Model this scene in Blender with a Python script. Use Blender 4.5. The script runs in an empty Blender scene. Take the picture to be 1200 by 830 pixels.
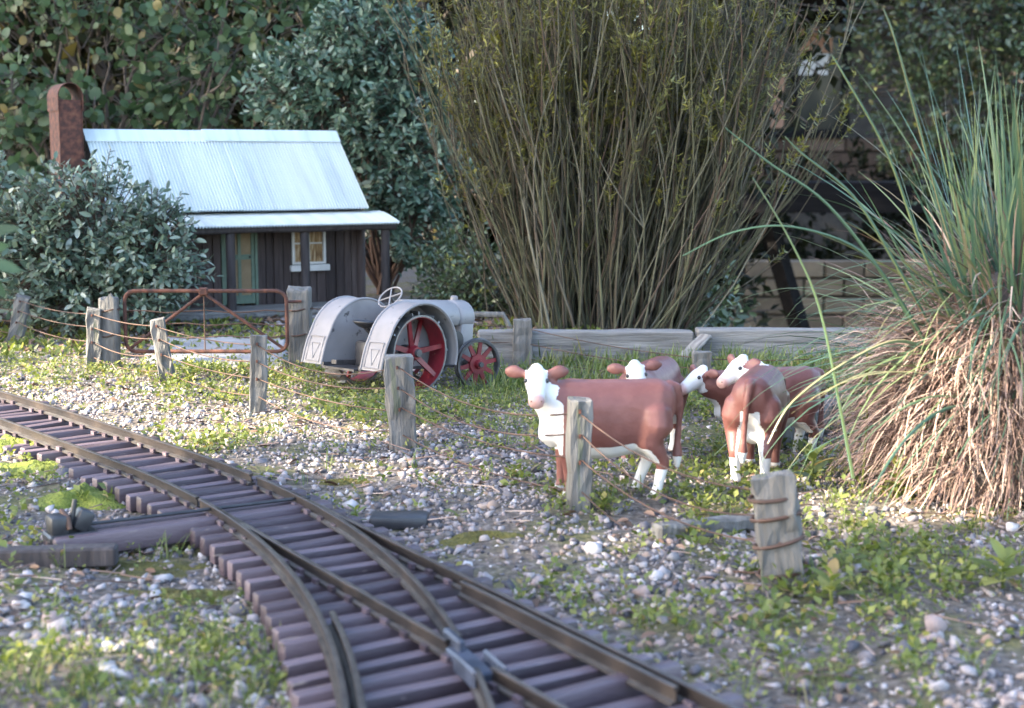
# Garden railway scene.  1 Blender unit = 10 cm of the real garden.
import bpy, bmesh, math, random
import numpy as np
from mathutils import Vector, Matrix
random.seed(7); RNG = np.random.default_rng(7)
PI = math.pi
scene = bpy.context.scene
COL = scene.collection

# ------------------------------------------------------------------ camera
F, CX, CY, CAMH = 1700.0, 600.0, 415.0, 1.8
PITCH = math.atan(225 / 1700.0)
cam_d = bpy.data.cameras.new('camera'); cam = bpy.data.objects.new('camera', cam_d); COL.objects.link(cam)
cam.location = (0, 0, CAMH); cam.rotation_euler = (PI / 2 - PITCH, 0, 0)
cam_d.sensor_width = 36; cam_d.lens = 36 * F / 1200.0
cam_d.clip_start = 0.05; cam_d.clip_end = 4000
cam_d.dof.use_dof = True; cam_d.dof.focus_distance = 10.2; cam_d.dof.aperture_fstop = 1.9
scene.camera = cam
# ------------------------------------------------------------------ light
SUN = Vector((-0.90, -0.30, 0.53)).normalized()          # towards the sun
SUN_EL = math.asin(SUN.z); SUN_ROT = math.atan2(SUN.x, SUN.y)
world = bpy.data.worlds.new('World'); scene.world = world; world.use_nodes = True
wn = world.node_tree; bg = wn.nodes['Background']
sky = wn.nodes.new('ShaderNodeTexSky'); sky.sky_type = 'NISHITA'; sky.sun_disc = False
sky.sun_elevation = SUN_EL; sky.sun_rotation = SUN_ROT
sky.air_density = 1.0; sky.dust_density = 1.7; sky.ozone_density = 0.9
wn.links.new(sky.outputs[0], bg.inputs[0]); bg.inputs[1].default_value = 0.15
sun_d = bpy.data.lights.new('sun', 'SUN'); sun_o = bpy.data.objects.new('sun', sun_d); COL.objects.link(sun_o)
sun_d.energy = 5.0; sun_d.angle = math.radians(0.53); sun_d.color = (1.0, 0.88, 0.68)
sun_o.rotation_euler = SUN.to_track_quat('Z', 'Y').to_euler()
scene.view_settings.view_transform = 'Standard'; scene.view_settings.look = 'None'
scene.view_settings.exposure = 2.82; scene.view_settings.gamma = 1.0
scene.cycles.use_denoising = True; scene.cycles.denoising_prefilter = 'ACCURATE'
scene.cycles.max_bounces = 7; scene.cycles.diffuse_bounces = 3; scene.cycles.glossy_bounces = 3
scene.cycles.transmission_bounces = 4; scene.cycles.transparent_max_bounces = 6

# ------------------------------------------------------------------ geometry helpers
def sst(a, b, x):
    t = np.clip((np.asarray(x, float) - a) / (b - a), 0, 1); return t * t * (3 - 2 * t)
_perm = np.random.default_rng(3).random((256, 256))
def vnoise(x, y):
    x = np.asarray(x, float); y = np.asarray(y, float)
    xi = np.floor(x).astype(int); yi = np.floor(y).astype(int); fx = x - xi; fy = y - yi
    fx = fx * fx * (3 - 2 * fx); fy = fy * fy * (3 - 2 * fy)
    g = lambda i, j: _perm[i % 256, j % 256]
    return (g(xi, yi) * (1 - fx) + g(xi + 1, yi) * fx) * (1 - fy) + (g(xi, yi + 1) * (1 - fx) + g(xi + 1, yi + 1) * fx) * fy
def fbm(x, y, o=3):
    s = 0; a = .5
    for k in range(o):
        s = s + a * vnoise(x * 2 ** k + 17 * k, y * 2 ** k + 31 * k); a *= .5
    return s
LOW = -6.5
def zsm(x, y):
    x = np.asarray(x, float); y = np.asarray(y, float)
    z = .03 * sst(7.0, 10.0, y) * sst(-1.4, -3.2, x) * sst(15.0, 12.8, y)
    z = z - .13 * np.exp(-(((x - 1.45) / 1.0) ** 2 + ((y - 9.3) / .85) ** 2))
    z = z - .13 * np.exp(-(((x - .1) / .9) ** 2 + ((y - 12.2) / .8) ** 2))
    return z
def zt(x, y):
    x = np.asarray(x, float); y = np.asarray(y, float)
    z = zsm(x, y) + .07 * (fbm(x * 1.3 + 5, y * 1.3 + 9) - .42) * sst(.25, .7, np.abs(tdist(x, y)))
    z = z + .02 * (vnoise(x * 7, y * 7) - .5) - .05 * (1 - sst(.55, 1.3, tdist(x, y))) * sst(8.5, 7.0, y)
    e = 13.45 + 12.6 * sst(1.95, 1.0, x)
    m = np.maximum(sst(0, 1.5, y - e), sst(7, 10, x))
    return z * (1 - m) + LOW * m
# track centre line (main line), from behind the camera's feet towards the left background
_ang = math.radians(31.5)
def _main(n=400, ds=.04):
    p = np.array([1.45, 2.62]); p[0] = (2.62 - math.sin(_ang) * p[1]) / math.cos(_ang)
    P = [p.copy()]; A = [_ang]; s = 0
    for i in range(n):
        s += ds
        a = _ang + math.radians(10.0) * float(sst(5.0, 7.2, s))
        p = p + ds * np.array([-math.sin(a), math.cos(a)]); P.append(p.copy()); A.append(a)
    return np.array(P), np.array(A)
MP, MA = _main()
def tdist(x, y):
    x = np.asarray(x, float); sh = x.shape; x = x.ravel(); y = np.asarray(y, float).ravel()
    d = np.full(x.shape, 99.)
    near = (np.abs(x) < 9) & (y < 20)
    if near.any():
        c = MP[::6]
        xx = x[near]; yy = y[near]; dd = np.full(xx.shape, 99.)
        for q in c: dd = np.minimum(dd, np.hypot(xx - q[0], yy - q[1]))
        d[near] = dd
    return d.reshape(sh)

def ray(px, py):
    u = (px - CX) / F; v = (py - CY) / F; c, s = math.cos(PITCH), math.sin(PITCH)
    return Vector((u, c - v * s, -s - v * c))
def at(px, py, Y):
    d = ray(px, py); t = Y / d.y; return Vector((d.x * t, Y, CAMH + d.z * t))
def G(px, py):
    d = ray(px, py); z = 0.
    for _ in range(12):
        t = (z - CAMH) / d.z; z = float(zt(d.x * t, d.y * t))
    return Vector((d.x * t, d.y * t, z))

def link(name, me, mat=None, parent=None):
    o = bpy.data.objects.new(name, me); COL.objects.link(o)
    if mat is not None and len(me.materials) == 0: me.materials.append(mat)
    if parent is not None: o.parent = parent
    return o
def np_mesh(name, V, T, smooth=False):
    V = np.asarray(V, np.float32); T = np.asarray(T, np.int32)
    me = bpy.data.meshes.new(name); k = T.shape[1]
    me.vertices.add(len(V)); me.vertices.foreach_set('co', V.ravel())
    me.loops.add(T.size); me.loops.foreach_set('vertex_index', T.ravel())
    me.polygons.add(len(T)); me.polygons.foreach_set('loop_start', np.arange(0, T.size, k, dtype=np.int32))
    if smooth: me.polygons.foreach_set('use_smooth', np.ones(len(T), bool))
    me.update(calc_edges=True)
    return me
def inst(tv, tf, M, P):
    N = len(P); k = len(tv)
    V = np.einsum('nij,kj->nki', M, tv) + P[:, None, :]
    T = tf[None] + (np.arange(N) * k)[:, None, None]
    return V.reshape(-1, 3), T.reshape(-1, tf.shape[1])
def cat(parts):
    Vs = []; Ts = []; n = 0
    for V, T in parts:
        Vs.append(V); Ts.append(T + n); n += len(V)
    return np.concatenate(Vs), np.concatenate(Ts)
def nrm(a): return a / np.maximum(np.linalg.norm(a, axis=-1, keepdims=True), 1e-9)
def basis(d, n, s):
    e1 = nrm(d); e2 = nrm(np.cross(n, e1)); e3 = np.cross(e1, e2)
    return np.stack([e1, e2, e3], axis=-1) * np.asarray(s)[:, None, None]

class MB:
    def __init__(s): s.v = []; s.f = []
    def add(s, V, Fc):
        n = len(s.v); s.v += [tuple(p) for p in V]; s.f += [tuple(i + n for i in q) for q in Fc]; return s
    def box(s, c, size, rot=None, taper=1.0):
        x, y, z = [q / 2 for q in size]; c = Vector(c)
        V = [Vector((a * x, b * y, e * z)) for e in (-1, 1) for a, b in ((-1, -1), (1, -1), (1, 1), (-1, 1))]
        for q in V[4:]: q.x *= taper; q.y *= taper
        if rot is not None: V = [rot @ q for q in V]
        return s.add([q + c for q in V], [(3, 2, 1, 0), (4, 5, 6, 7), (0, 1, 5, 4), (1, 2, 6, 5), (2, 3, 7, 6), (3, 0, 4, 7)])
    def tube(s, P, R, n=8, closed=False, cap=True, sx=1.0):
        P = [Vector(p) for p in P]; m = len(P)
        if not hasattr(R, '__len__'): R = [R] * m
        up = None; V = []
        for i, p in enumerate(P):
            if closed: t = P[(i + 1) % m] - P[i - 1]
            else: t = P[min(i + 1, m - 1)] - P[max(i - 1, 0)]
            t.normalize()
            if up is None:
                up = Vector((0, 0, 1)) if abs(t.z) < .9 else Vector((1, 0, 0))
            a = t.cross(up); a.normalize(); b = a.cross(t); up = b
            for k in range(n):
                an = 2 * PI * k / n
                V.append(p + (a * math.cos(an) * sx + b * math.sin(an)) * R[i])
        Fc = []
        for i in range(m if closed else m - 1):
            j = (i + 1) % m
            for k in range(n):
                l = (k + 1) % n; Fc.append((i * n + k, i * n + l, j * n + l, j * n + k))
        if cap and not closed:
            Fc.append(tuple(range(n - 1, -1, -1))); Fc.append(tuple((m - 1) * n + k for k in range(n)))
        return s.add(V, Fc)
    def prism(s, poly, axis, a, b):
        n = len(poly)
        def pt(u, v, w): return {'x': (w, u, v), 'y': (u, w, v), 'z': (u, v, w)}[axis]
        V = [pt(u, v, a) for u, v in poly] + [pt(u, v, b) for u, v in poly]
        Fc = [tuple(range(n - 1, -1, -1)), tuple(range(n, 2 * n))] + [(i, (i + 1) % n, n + (i + 1) % n, n + i) for i in range(n)]
        return s.add(V, Fc)
    def lathe(s, prof, axis='y', n=32, c=(0, 0, 0), close=False):
        V = []; m = len(prof)
        for k in range(n):
            an = 2 * PI * k / n
            for r, w in prof:
                q = {'y': (r * math.cos(an), w, r * math.sin(an)), 'x': (w, r * math.cos(an), r * math.sin(an)), 'z': (r * math.cos(an), r * math.sin(an), w)}[axis]
                V.append((q[0] + c[0], q[1] + c[1], q[2] + c[2]))
        Fc = []
        for k in range(n):
            l = (k + 1) % n
            for i in range(m if close else m - 1):
                j = (i + 1) % m; Fc.append((k * m + i, l * m + i, l * m + j, k * m + j))
        return s.add(V, Fc)
    def mesh(s, name, bevel=0, smooth=False, seg=1):
        me = bpy.data.meshes.new(name); me.from_pydata(s.v, [], s.f)
        bm = bmesh.new(); bm.from_mesh(me)
        bmesh.ops.recalc_face_normals(bm, faces=bm.faces)
        if bevel: bmesh.ops.bevel(bm, geom=[e for e in bm.edges if len(e.link_faces) == 2 and e.calc_face_angle(0) > .6], offset=bevel, segments=seg, affect='EDGES', profile=.5)
        bm.to_mesh(me); bm.free()
        if smooth:
            for p in me.polygons: p.use_smooth = True
            try: me.set_sharp_from_angle(angle=math.radians(40))
            except Exception: pass
        return me
    def obj(s, name, mat, parent=None, bevel=0, smooth=False, seg=1):
        return link(name, s.mesh(name, bevel, smooth, seg), mat, parent)

def thing(name, label, cat_, loc=(0, 0, 0), rot=(0, 0, 0), group=None):
    o = bpy.data.objects.new(name, None); COL.objects.link(o); o.empty_display_size = .1
    o.location = loc; o.rotation_euler = rot; tag(o, label, cat_, group); return o
def tag(o, label, cat_, group=None):
    o['label'] = label; o['category'] = cat_
    if group: o['group'] = group
    return o

# ------------------------------------------------------------------ materials
def ramp(nt, stops, fac, const=False):
    r = nt.nodes.new('ShaderNodeValToRGB'); cr = r.color_ramp
    if const: cr.interpolation = 'CONSTANT'
    while len(cr.elements) < len(stops): cr.elements.new(.5)
    for e, (p, c) in zip(cr.elements, stops): e.position = p; e.color = (*c, 1)
    nt.links.new(fac, r.inputs[0]); return r.outputs[0]
def math_n(nt, op, a, b=None):
    m = nt.nodes.new('ShaderNodeMath'); m.operation = op
    for i, q in enumerate((a, b)):
        if q is None: continue
        if isinstance(q, (int, float)): m.inputs[i].default_value = q
        else: nt.links.new(q, m.inputs[i])
    return m.outputs[0]
def mixc(nt, fac, a, b, mode='MIX'):
    m = nt.nodes.new('ShaderNodeMix'); m.data_type = 'RGBA'; m.blend_type = mode
    for i, q in ((0, fac), (6, a), (7, b)):
        if isinstance(q, (int, float)): m.inputs[i].default_value = q
        elif isinstance(q, tuple): m.inputs[i].default_value = (*q, 1)
        else: nt.links.new(q, m.inputs[i])
    return m.outputs[2]
def noise(nt, scale, stretch=(1, 1, 1), detail=4, rough=.55, dist=0, rnd=False):
    tc = nt.nodes.new('ShaderNodeTexCoord'); mp = nt.nodes.new('ShaderNodeMapping'); mp.inputs['Scale'].default_value = stretch
    nt.links.new(tc.outputs['Object'], mp.inputs[0])
    if rnd:
        oi = nt.nodes.new('ShaderNodeObjectInfo'); sc = nt.nodes.new('ShaderNodeVectorMath'); sc.operation = 'SCALE'
        sc.inputs[0].default_value = (37.1, 17.7, 53.3); nt.links.new(oi.outputs['Random'], sc.inputs['Scale']); nt.links.new(sc.outputs[0], mp.inputs['Location'])
    n = nt.nodes.new('ShaderNodeTexNoise'); n.inputs['Scale'].default_value = scale; n.inputs['Detail'].default_value = detail
    n.inputs['Roughness'].default_value = rough; n.inputs['Distortion'].default_value = dist
    nt.links.new(mp.outputs[0], n.inputs['Vector']); return n.outputs[0]
def rnd_fac(nt):
    g = nt.nodes.new('ShaderNodeNewGeometry'); oi = nt.nodes.new('ShaderNodeObjectInfo')
    return math_n(nt, 'FRACT', math_n(nt, 'ADD', g.outputs['Random Per Island'], oi.outputs['Random']))
def bump(nt, h, strength, dist=.01):
    b = nt.nodes.new('ShaderNodeBump'); b.inputs['Strength'].default_value = strength; b.inputs['Distance'].default_value = dist
    nt.links.new(h, b.inputs['Height']); return b.outputs[0]
def newmat(name):
    m = bpy.data.materials.new(name); m.use_nodes = True; nt = m.node_tree
    return m, nt, nt.nodes['Principled BSDF']
def surf(name, stops, scale=6, stretch=(1, 1, 1), rough=.6, metal=0, bmp=0, bscale=30, bdist=.01, rmix=0, detail=5, spec=.5, speck=None, rough_var=0):
    m, nt, p = newmat(name)
    n = noise(nt, scale, stretch, detail, rnd=True); fac = n
    if rmix:
        fac = math_n(nt, 'ADD', math_n(nt, 'MULTIPLY', n, 1 - rmix), math_n(nt, 'MULTIPLY', rnd_fac(nt), rmix))
    c = ramp(nt, stops, fac)
    if speck:
        sp = noise(nt, speck[0], stretch, 3, rnd=True)
        msk = ramp(nt, [(speck[2], (0, 0, 0)), (speck[2] + .06, (1, 1, 1))], sp)
        c = mixc(nt, msk, c, speck[1])
    nt.links.new(c, p.inputs['Base Color']); p.inputs['Roughness'].default_value = rough; p.inputs['Metallic'].default_value = metal
    p.inputs['Specular IOR Level'].default_value = spec
    if rough_var:
        nt.links.new(math_n(nt, 'ADD', math_n(nt, 'MULTIPLY', n, rough_var), rough - rough_var / 2), p.inputs['Roughness'])
    if bmp: nt.links.new(bump(nt, noise(nt, bscale, stretch, 4, rnd=True), bmp, bdist), p.inputs['Normal'])
    return m
def leafmat(name, stops, rough=.45, trans=.3, spec=.4):
    m, nt, p = newmat(name)
    c = ramp(nt, stops, rnd_fac(nt))
    v = noise(nt, 1.6, (1, 1, 1), 2)
    c = mixc(nt, math_n(nt, 'MULTIPLY', v, .55), c, stops[0][1])
    nt.links.new(c, p.inputs['Base Color']); p.inputs['Roughness'].default_value = rough; p.inputs['Specular IOR Level'].default_value = spec
    t = nt.nodes.new('ShaderNodeBsdfTranslucent'); hsv = nt.nodes.new('ShaderNodeHueSaturation')
    hsv.inputs['Value'].default_value = 1.3; hsv.inputs['Saturation'].default_value = 1.15; nt.links.new(c, hsv.inputs['Color']); nt.links.new(hsv.outputs[0], t.inputs[0])
    mx = nt.nodes.new('ShaderNodeMixShader'); mx.inputs[0].default_value = trans
    nt.links.new(p.outputs[0], mx.inputs[1]); nt.links.new(t.outputs[0], mx.inputs[2])
    nt.links.new(mx.outputs[0], nt.nodes['Material Output'].inputs[0]); return m

M = {}
M['post'] = surf('weathered_timber', [(.25, (.045, .042, .039)), (.45, (.105, .099, .093)), (.7, (.18, .17, .16))], 3, (6, 6, .7), .85, bmp=.9, bscale=7, bdist=.02, speck=(2.2, (.10, .105, .075), .60))
M['timber'] = surf('grey_bed_timber', [(.3, (.09, .084, .08)), (.5, (.175, .165, .157)), (.75, (.27, .255, .245))], 2, (.8, 12, 12), .85, bmp=.8, bscale=5, bdist=.02)
M['slab'] = surf('dark_slab_boards', [(.3, (.030, .020, .020)), (.55, (.070, .049, .047)), (.8, (.125, .096, .092))], 4, (7, 7, .6), .8, bmp=.8, bscale=8, bdist=.015, rmix=.3, speck=(40, (.3, .28, .28), .74))
M['veranda'] = surf('dark_veranda_pole', [(.3, (.022, .017, .018)), (.7, (.065, .052, .052))], 4, (6, 6, .7), .8, bmp=.7, bscale=8)
M['roof'] = surf('galvanised_iron', [(.25, (.42, .46, .455)), (.5, (.52, .57, .56)), (.75, (.58, .62, .605))], 1.5, (6, .5, .5), .5, metal=.15, bmp=0, speck=(1.2, (.40, .44, .47), .68), rough_var=.2)
M['rust'] = surf('rusty_iron', [(.25, (.022, .012, .011)), (.45, (.060, .022, .016)), (.6, (.115, .042, .025)), (.8, (.16, .075, .045))], 14, rough=.85, bmp=.6, bscale=60, bdist=.004, speck=(45, (.16, .13, .12), .72))
M['wire'] = surf('rusty_wire', [(.3, (.045, .024, .018)), (.6, (.10, .055, .038)), (.8, (.17, .11, .08))], 8, rough=.65, metal=.3)
M['paint_white'] = surf('off_white_paint', [(.3, (.55, .53, .52)), (.6, (.72, .70, .69))], 6, rough=.5)
M['door_green'] = surf('faded_green_paint', [(.3, (.085, .13, .095)), (.7, (.14, .195, .145))], 8, rough=.6)
M['door_cream'] = surf('cream_paint', [(.3, (.19, .125, .062)), (.7, (.28, .20, .115))], 6, rough=.6)
M['curtain'] = surf('tan_curtain', [(.35, (.14, .07, .03)), (.5, (.38, .24, .12)), (.62, (.62, .50, .34))], 5, (9, 9, 1), .8)
M['tractor'] = surf('chipped_grey_lilac_paint', [(.3, (.165, .152, .155)), (.55, (.225, .208, .210)), (.8, (.275, .257, .255))], 3, rough=.55, speck=(11, (.05, .045, .045), .66), rough_var=.2)
M['tractor_dark'] = surf('worn_dark_iron', [(.3, (.03, .03, .034)), (.6, (.085, .08, .083)), (.8, (.15, .14, .14))], 12, rough=.5, metal=.4)
M['steel'] = surf('worn_steel_rim', [(.3, (.12, .12, .13)), (.6, (.22, .215, .22)), (.8, (.14, .09, .07))], 12, rough=.42, metal=.6)
M['red'] = surf('faded_red_paint', [(.3, (.11, .008, .014)), (.6, (.19, .014, .022)), (.8, (.25, .035, .04))], 8, rough=.42, speck=(30, (.16, .07, .05), .68))
M['sleeper'] = surf('purple_brown_plastic', [(.25, (.048, .033, .040)), (.75, (.115, .084, .098))], 10, (1, 5, 5), .45, bmp=.35, bscale=25, rmix=.6, speck=(7, (.21, .17, .15), .66), rough_var=.15)
M['rail'] = surf('weathered_brass_rail', [(.3, (.018, .015, .015)), (.55, (.038, .030, .028)), (.8, (.080, .060, .048))], 5, rough=.42, metal=.45, bmp=.2, bscale=50, bdist=.003)
def rail_wear(m):
    nt = m.node_tree; p = nt.nodes['Principled BSDF']; g = nt.nodes.new('ShaderNodeNewGeometry'); sp = nt.nodes.new('ShaderNodeSeparateXYZ'); nt.links.new(g.outputs['True Normal'], sp.inputs[0])
    top = math_n(nt, 'MULTIPLY', math_n(nt, 'GREATER_THAN', sp.outputs[2], .9), ramp(nt, [(.35, (.25, .25, .25)), (.6, (1, 1, 1))], noise(nt, 7)))
    old = p.inputs['Base Color'].links[0].from_socket; nt.links.new(mixc(nt, top, old, (.125, .112, .10)), p.inputs['Base Color'])
    nt.links.new(math_n(nt, 'SUBTRACT', .44, math_n(nt, 'MULTIPLY', top, .16)), p.inputs['Roughness'])
rail_wear(M['rail'])
M['black'] = surf('black_plastic', [(.3, (.015, .015, .018)), (.7, (.04, .04, .045))], 10, rough=.45)
M['frog'] = surf('blue_black_casting', [(.3, (.02, .025, .04)), (.7, (.05, .06, .09))], 10, rough=.4)
M['concrete'] = surf('old_concrete', [(.3, (.19, .18, .18)), (.6, (.30, .285, .28)), (.8, (.37, .35, .34))], 3, rough=.9, bmp=.6, bscale=18)
M['brick'] = surf('grey_brown_brick', [(.2, (.11, .09, .068)), (.5, (.18, .15, .115)), (.8, (.26, .22, .165))], 2, rough=.9, rmix=.5, bmp=.5, bscale=6)
M['brick2'] = surf('brown_house_brick', [(.2, (.06, .036, .024)), (.5, (.10, .062, .042)), (.8, (.15, .098, .07))], 2, rough=.9, rmix=.5, bmp=.5, bscale=6)
M['mortar'] = surf('dark_mortar', [(.3, (.045, .038, .033)), (.7, (.07, .062, .054))], 3, rough=.95)
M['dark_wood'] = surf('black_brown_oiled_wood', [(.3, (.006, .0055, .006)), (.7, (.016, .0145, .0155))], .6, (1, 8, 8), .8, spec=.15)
M['glass'] = surf('dim_window_glass', [(.3, (.012, .015, .015)), (.7, (.03, .036, .036))], .3, rough=.12)
M['curtain_room'] = surf('terracotta_blind', [(.3, (.32, .16, .10)), (.7, (.50, .29, .19))], .4, (3, 1, .3), .8)  # brightness of the lit window curtain is put into this colour
M['stem'] = surf('grey_brown_stem', [(.2, (.016, .014, .009)), (.40, (.045, .044, .021)), (.56, (.092, .092, .048)), (.68, (.062, .034, .022)), (.80, (.13, .122, .088)), (.95, (.21, .20, .165))], 3, (1, 1, .6), .85, rmix=.65)
M['bark'] = surf('dark_bark', [(.3, (.045, .035, .030)), (.7, (.13, .105, .09))], 3, (1, 1, .3), .9, bmp=.8, bscale=6, bdist=.03)
M['redstem'] = surf('reddish_bark', [(.3, (.040, .022, .017)), (.7, (.11, .065, .05))], 3, (1, 1, .3), .85)
M['moss_brown'] = surf('brown_green_moss', [(.3, (.055, .05, .015)), (.55, (.11, .10, .025)), (.8, (.16, .13, .04))], 9, rough=.95, bmp=1, bscale=60, bdist=.03)
M['moss'] = surf('bright_moss', [(.3, (.085, .11, .018)), (.55, (.17, .20, .03)), (.8, (.26, .26, .05))], 9, rough=.95, bmp=1, bscale=60, bdist=.03)
M['thatch'] = surf('dead_grass', [(.15, (.07, .041, .033)), (.4, (.17, .103, .083)), (.65, (.27, .182, .150)), (.9, (.42, .32, .26))], 3, rough=.7, rmix=.8)
M['leaf_bits'] = surf('dry_leaf_litter', [(.2, (.07, .038, .022)), (.5, (.15, .08, .048)), (.8, (.26, .16, .105))], 5, rough=.7, rmix=.8)
M['blade'] = leafmat('sedge_blade', [(.0, (.05, .10, .065)), (.35, (.080, .150, .095)), (.65, (.125, .195, .10)), (.9, (.22, .26, .11)), (1, (.34, .25, .14))], .38, .2)
M['teal_leaf'] = leafmat('blue_green_leaf', [(0, (.030, .062, .044)), (.4, (.09, .155, .108)), (.75, (.19, .275, .20)), (1, (.33, .39, .34))], .42, .18)
M['bush_leaf'] = leafmat('grey_green_leaf', [(0, (.045, .072, .052)), (.4, (.125, .18, .125)), (.75, (.245, .31, .235)), (.96, (.40, .44, .40)), (1, (.25, .30, .11))], .4, .18)
M['round_leaf'] = leafmat('round_mid_green_leaf', [(0, (.026, .046, .019)), (.4, (.062, .105, .050)), (.75, (.115, .18, .095)), (.95, (.18, .24, .14)), (1, (.25, .17, .05))], .48, .3)
M['needle'] = leafmat('yellow_green_needle', [(0, (.085, .085, .022)), (.5, (.20, .195, .046)), (.85, (.33, .30, .07)), (1, (.21, .24, .15))], .6, .25)
M['glossy_leaf'] = leafmat('glossy_dark_leaf', [(0, (.030, .050, .024)), (.6, (.085, .125, .058)), (.95, (.16, .20, .09)), (1, (.38, .36, .08))], .3, .15, .6)
M['dark_leaf'] = leafmat('shaded_hedge_leaf', [(0, (.007, .009, .004)), (.6, (.014, .018, .007)), (.9, (.026, .029, .011)), (1, (.085, .07, .02))], .7, .2, .2)  # leaf colours lowered to deepen the shade of the backdrop
M['weed'] = leafmat('weed_leaf', [(0, (.070, .092, .024)), (.45, (.135, .168, .042)), (.8, (.24, .26, .065)), (.95, (.36, .34, .10)), (1, (.34, .22, .10))], .5, .35)
M['grass'] = leafmat('lawn_blade', [(0, (.075, .11, .028)), (.5, (.14, .185, .048)), (.85, (.24, .26, .08)), (1, (.36, .29, .14))], .5, .35)
def gravelmat():
    m, nt, p = newmat('mixed_gravel')
    c = ramp(nt, [(0, (.05, .046, .053)), (.14, (.11, .10, .11)), (.30, (.21, .188, .195)), (.48, (.32, .285, .285)), (.60, (.32, .235, .21)), (.70, (.40, .36, .355)), (.79, (.25, .175, .13)), (.90, (.48, .44, .435)), (.96, (.52, .485, .48)), (1, (.05, .05, .056))], rnd_fac(nt))
    n = noise(nt, 22, (1, 1, 1), 4); c = mixc(nt, .55, c, ramp(nt, [(.3, (.45, .43, .43)), (.7, (1, 1, 1))], n), 'MULTIPLY')
    nt.links.new(c, p.inputs['Base Color']); p.inputs['Roughness'].default_value = .8
    nt.links.new(bump(nt, n, .5, .01), p.inputs['Normal']); return m
M['gravel'] = gravelmat()
def groundmat():
    m, nt, p = newmat('gravelly_soil')
    a = noise(nt, 2.0, (1, 1, 1), 6); b = noise(nt, 26, (1, 1, 1), 4)
    c1 = ramp(nt, [(.3, (.045, .034, .026)), (.5, (.10, .080, .066)), (.7, (.19, .165, .15))], b)
    c2 = ramp(nt, [(.35, (.055, .055, .018)), (.65, (.14, .12, .045))], b)
    c = mixc(nt, ramp(nt, [(.48, (0, 0, 0)), (.60, (1, 1, 1))], a), c1, c2)
    nt.links.new(c, p.inputs['Base Color']); p.inputs['Roughness'].default_value = .95
    nt.links.new(bump(nt, b, .9, .03), p.inputs['Normal']); return m
M['ground'] = groundmat()
def cowmat():
    m, nt, p = newmat('painted_cow_vinyl')
    a = nt.nodes.new('ShaderNodeAttribute'); a.attribute_name = 'coat'
    n = noise(nt, 9, (1, 1, 1), 3)
    sep = nt.nodes.new('ShaderNodeSeparateColor'); nt.links.new(a.outputs['Color'], sep.inputs[0])
    br = ramp(nt, [(.3, (.128, .047, .040)), (.7, (.178, .072, .061))], n)
    w = ramp(nt, [(.46, (0, 0, 0)), (.54, (1, 1, 1))], math_n(nt, 'ADD', sep.outputs[0], math_n(nt, 'MULTIPLY', math_n(nt, 'SUBTRACT', noise(nt, 40), .5), .25)))
    c = mixc(nt, w, br, (.62, .60, .58)); c = mixc(nt, sep.outputs[1], c, (.42, .21, .175)); c = mixc(nt, sep.outputs[2], c, (.10, .045, .035))
    nt.links.new(c, p.inputs['Base Color']); p.inputs['Roughness'].default_value = .46; p.inputs['Specular IOR Level'].default_value = .4
    nt.links.new(bump(nt, noise(nt, 28), .35, .008), p.inputs['Normal']); return m
M['cow'] = cowmat()

# ------------------------------------------------------------------ ground
def axis(lo, hi, st, far, g=1.35):
    c = list(np.arange(lo, hi + 1e-6, st)); d = st; x = hi
    while x < far: d *= g; x += d; c.append(x)
    d = st; x = lo; pre = []
    while x > -far: d *= g; x -= d; pre.append(x)
    return np.array(pre[::-1] + c)
gx = axis(-6.5, 5.5, .07, 1500); gy = axis(3.2, 15.2, .07, 1500)
X, Y = np.meshgrid(gx, gy, indexing='ij'); Z = zt(X, Y)
V = np.stack([X, Y, Z], -1).reshape(-1, 3); nx, ny = len(gx), len(gy)
i = np.arange(nx - 1)[:, None] * ny + np.arange(ny - 1)[None]
Q = np.stack([i, i + ny, i + ny + 1, i + 1], -1).reshape(-1, 4)
ground = link('ground', np_mesh('ground', V, Q, True), M['ground']); ground['kind'] = 'structure'

# ------------------------------------------------------------------ leaf templates
def leaf_t(w, fold=.12, curl=.08, pts=((.0, 0), (.18, .72), (.5, 1), (.8, .68), (1, 0))):
    L = [(a, b * w / 2, fold * b * w - curl * a * a) for a, b in pts[1:-1]]; k = len(L)
    V = [(0, 0, 0)] + [(a, 0, -curl * a * a) for a, b in pts[1:-1]] + [(1, 0, -curl)]
    V += L + [(a, -b, c) for a, b, c in L]
    m = list(range(0, k + 2)); l = [0] + list(range(k + 2, 2 * k + 2)) + [k + 1]; r = [0] + list(range(2 * k + 2, 3 * k + 2)) + [k + 1]
    T = []
    for q in range(k + 1):
        for side, fl in ((l, 0), (r, 1)):
            quad = [m[q], m[q + 1], side[q + 1], side[q]]
            quad = [v for n_, v in enumerate(quad) if v not in quad[:n_]]
            for e in range(1, len(quad) - 1):
                t = (quad[0], quad[e], quad[e + 1]); T.append(t if fl == 0 else t[::-1])
    return np.array(V, float), np.array(T)
OVAL = leaf_t(.42); ROUND = leaf_t(.78, .08, .12, ((0, 0), (.15, .75), (.5, 1), (.82, .8), (1, 0)))
SMALL = leaf_t(.5, .1, .1, ((0, 0), (.45, 1), (1, 0)))
NEEDLE = (np.array([(0, .09, 0), (0, -.09, 0), (.55, .1, .06), (.55, -.1, .06), (1, 0, .22)], float), np.array([(0, 1, 3), (0, 3, 2), (2, 3, 4)]))
def rdir(n): return nrm(RNG.normal(size=(n, 3)))
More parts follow.
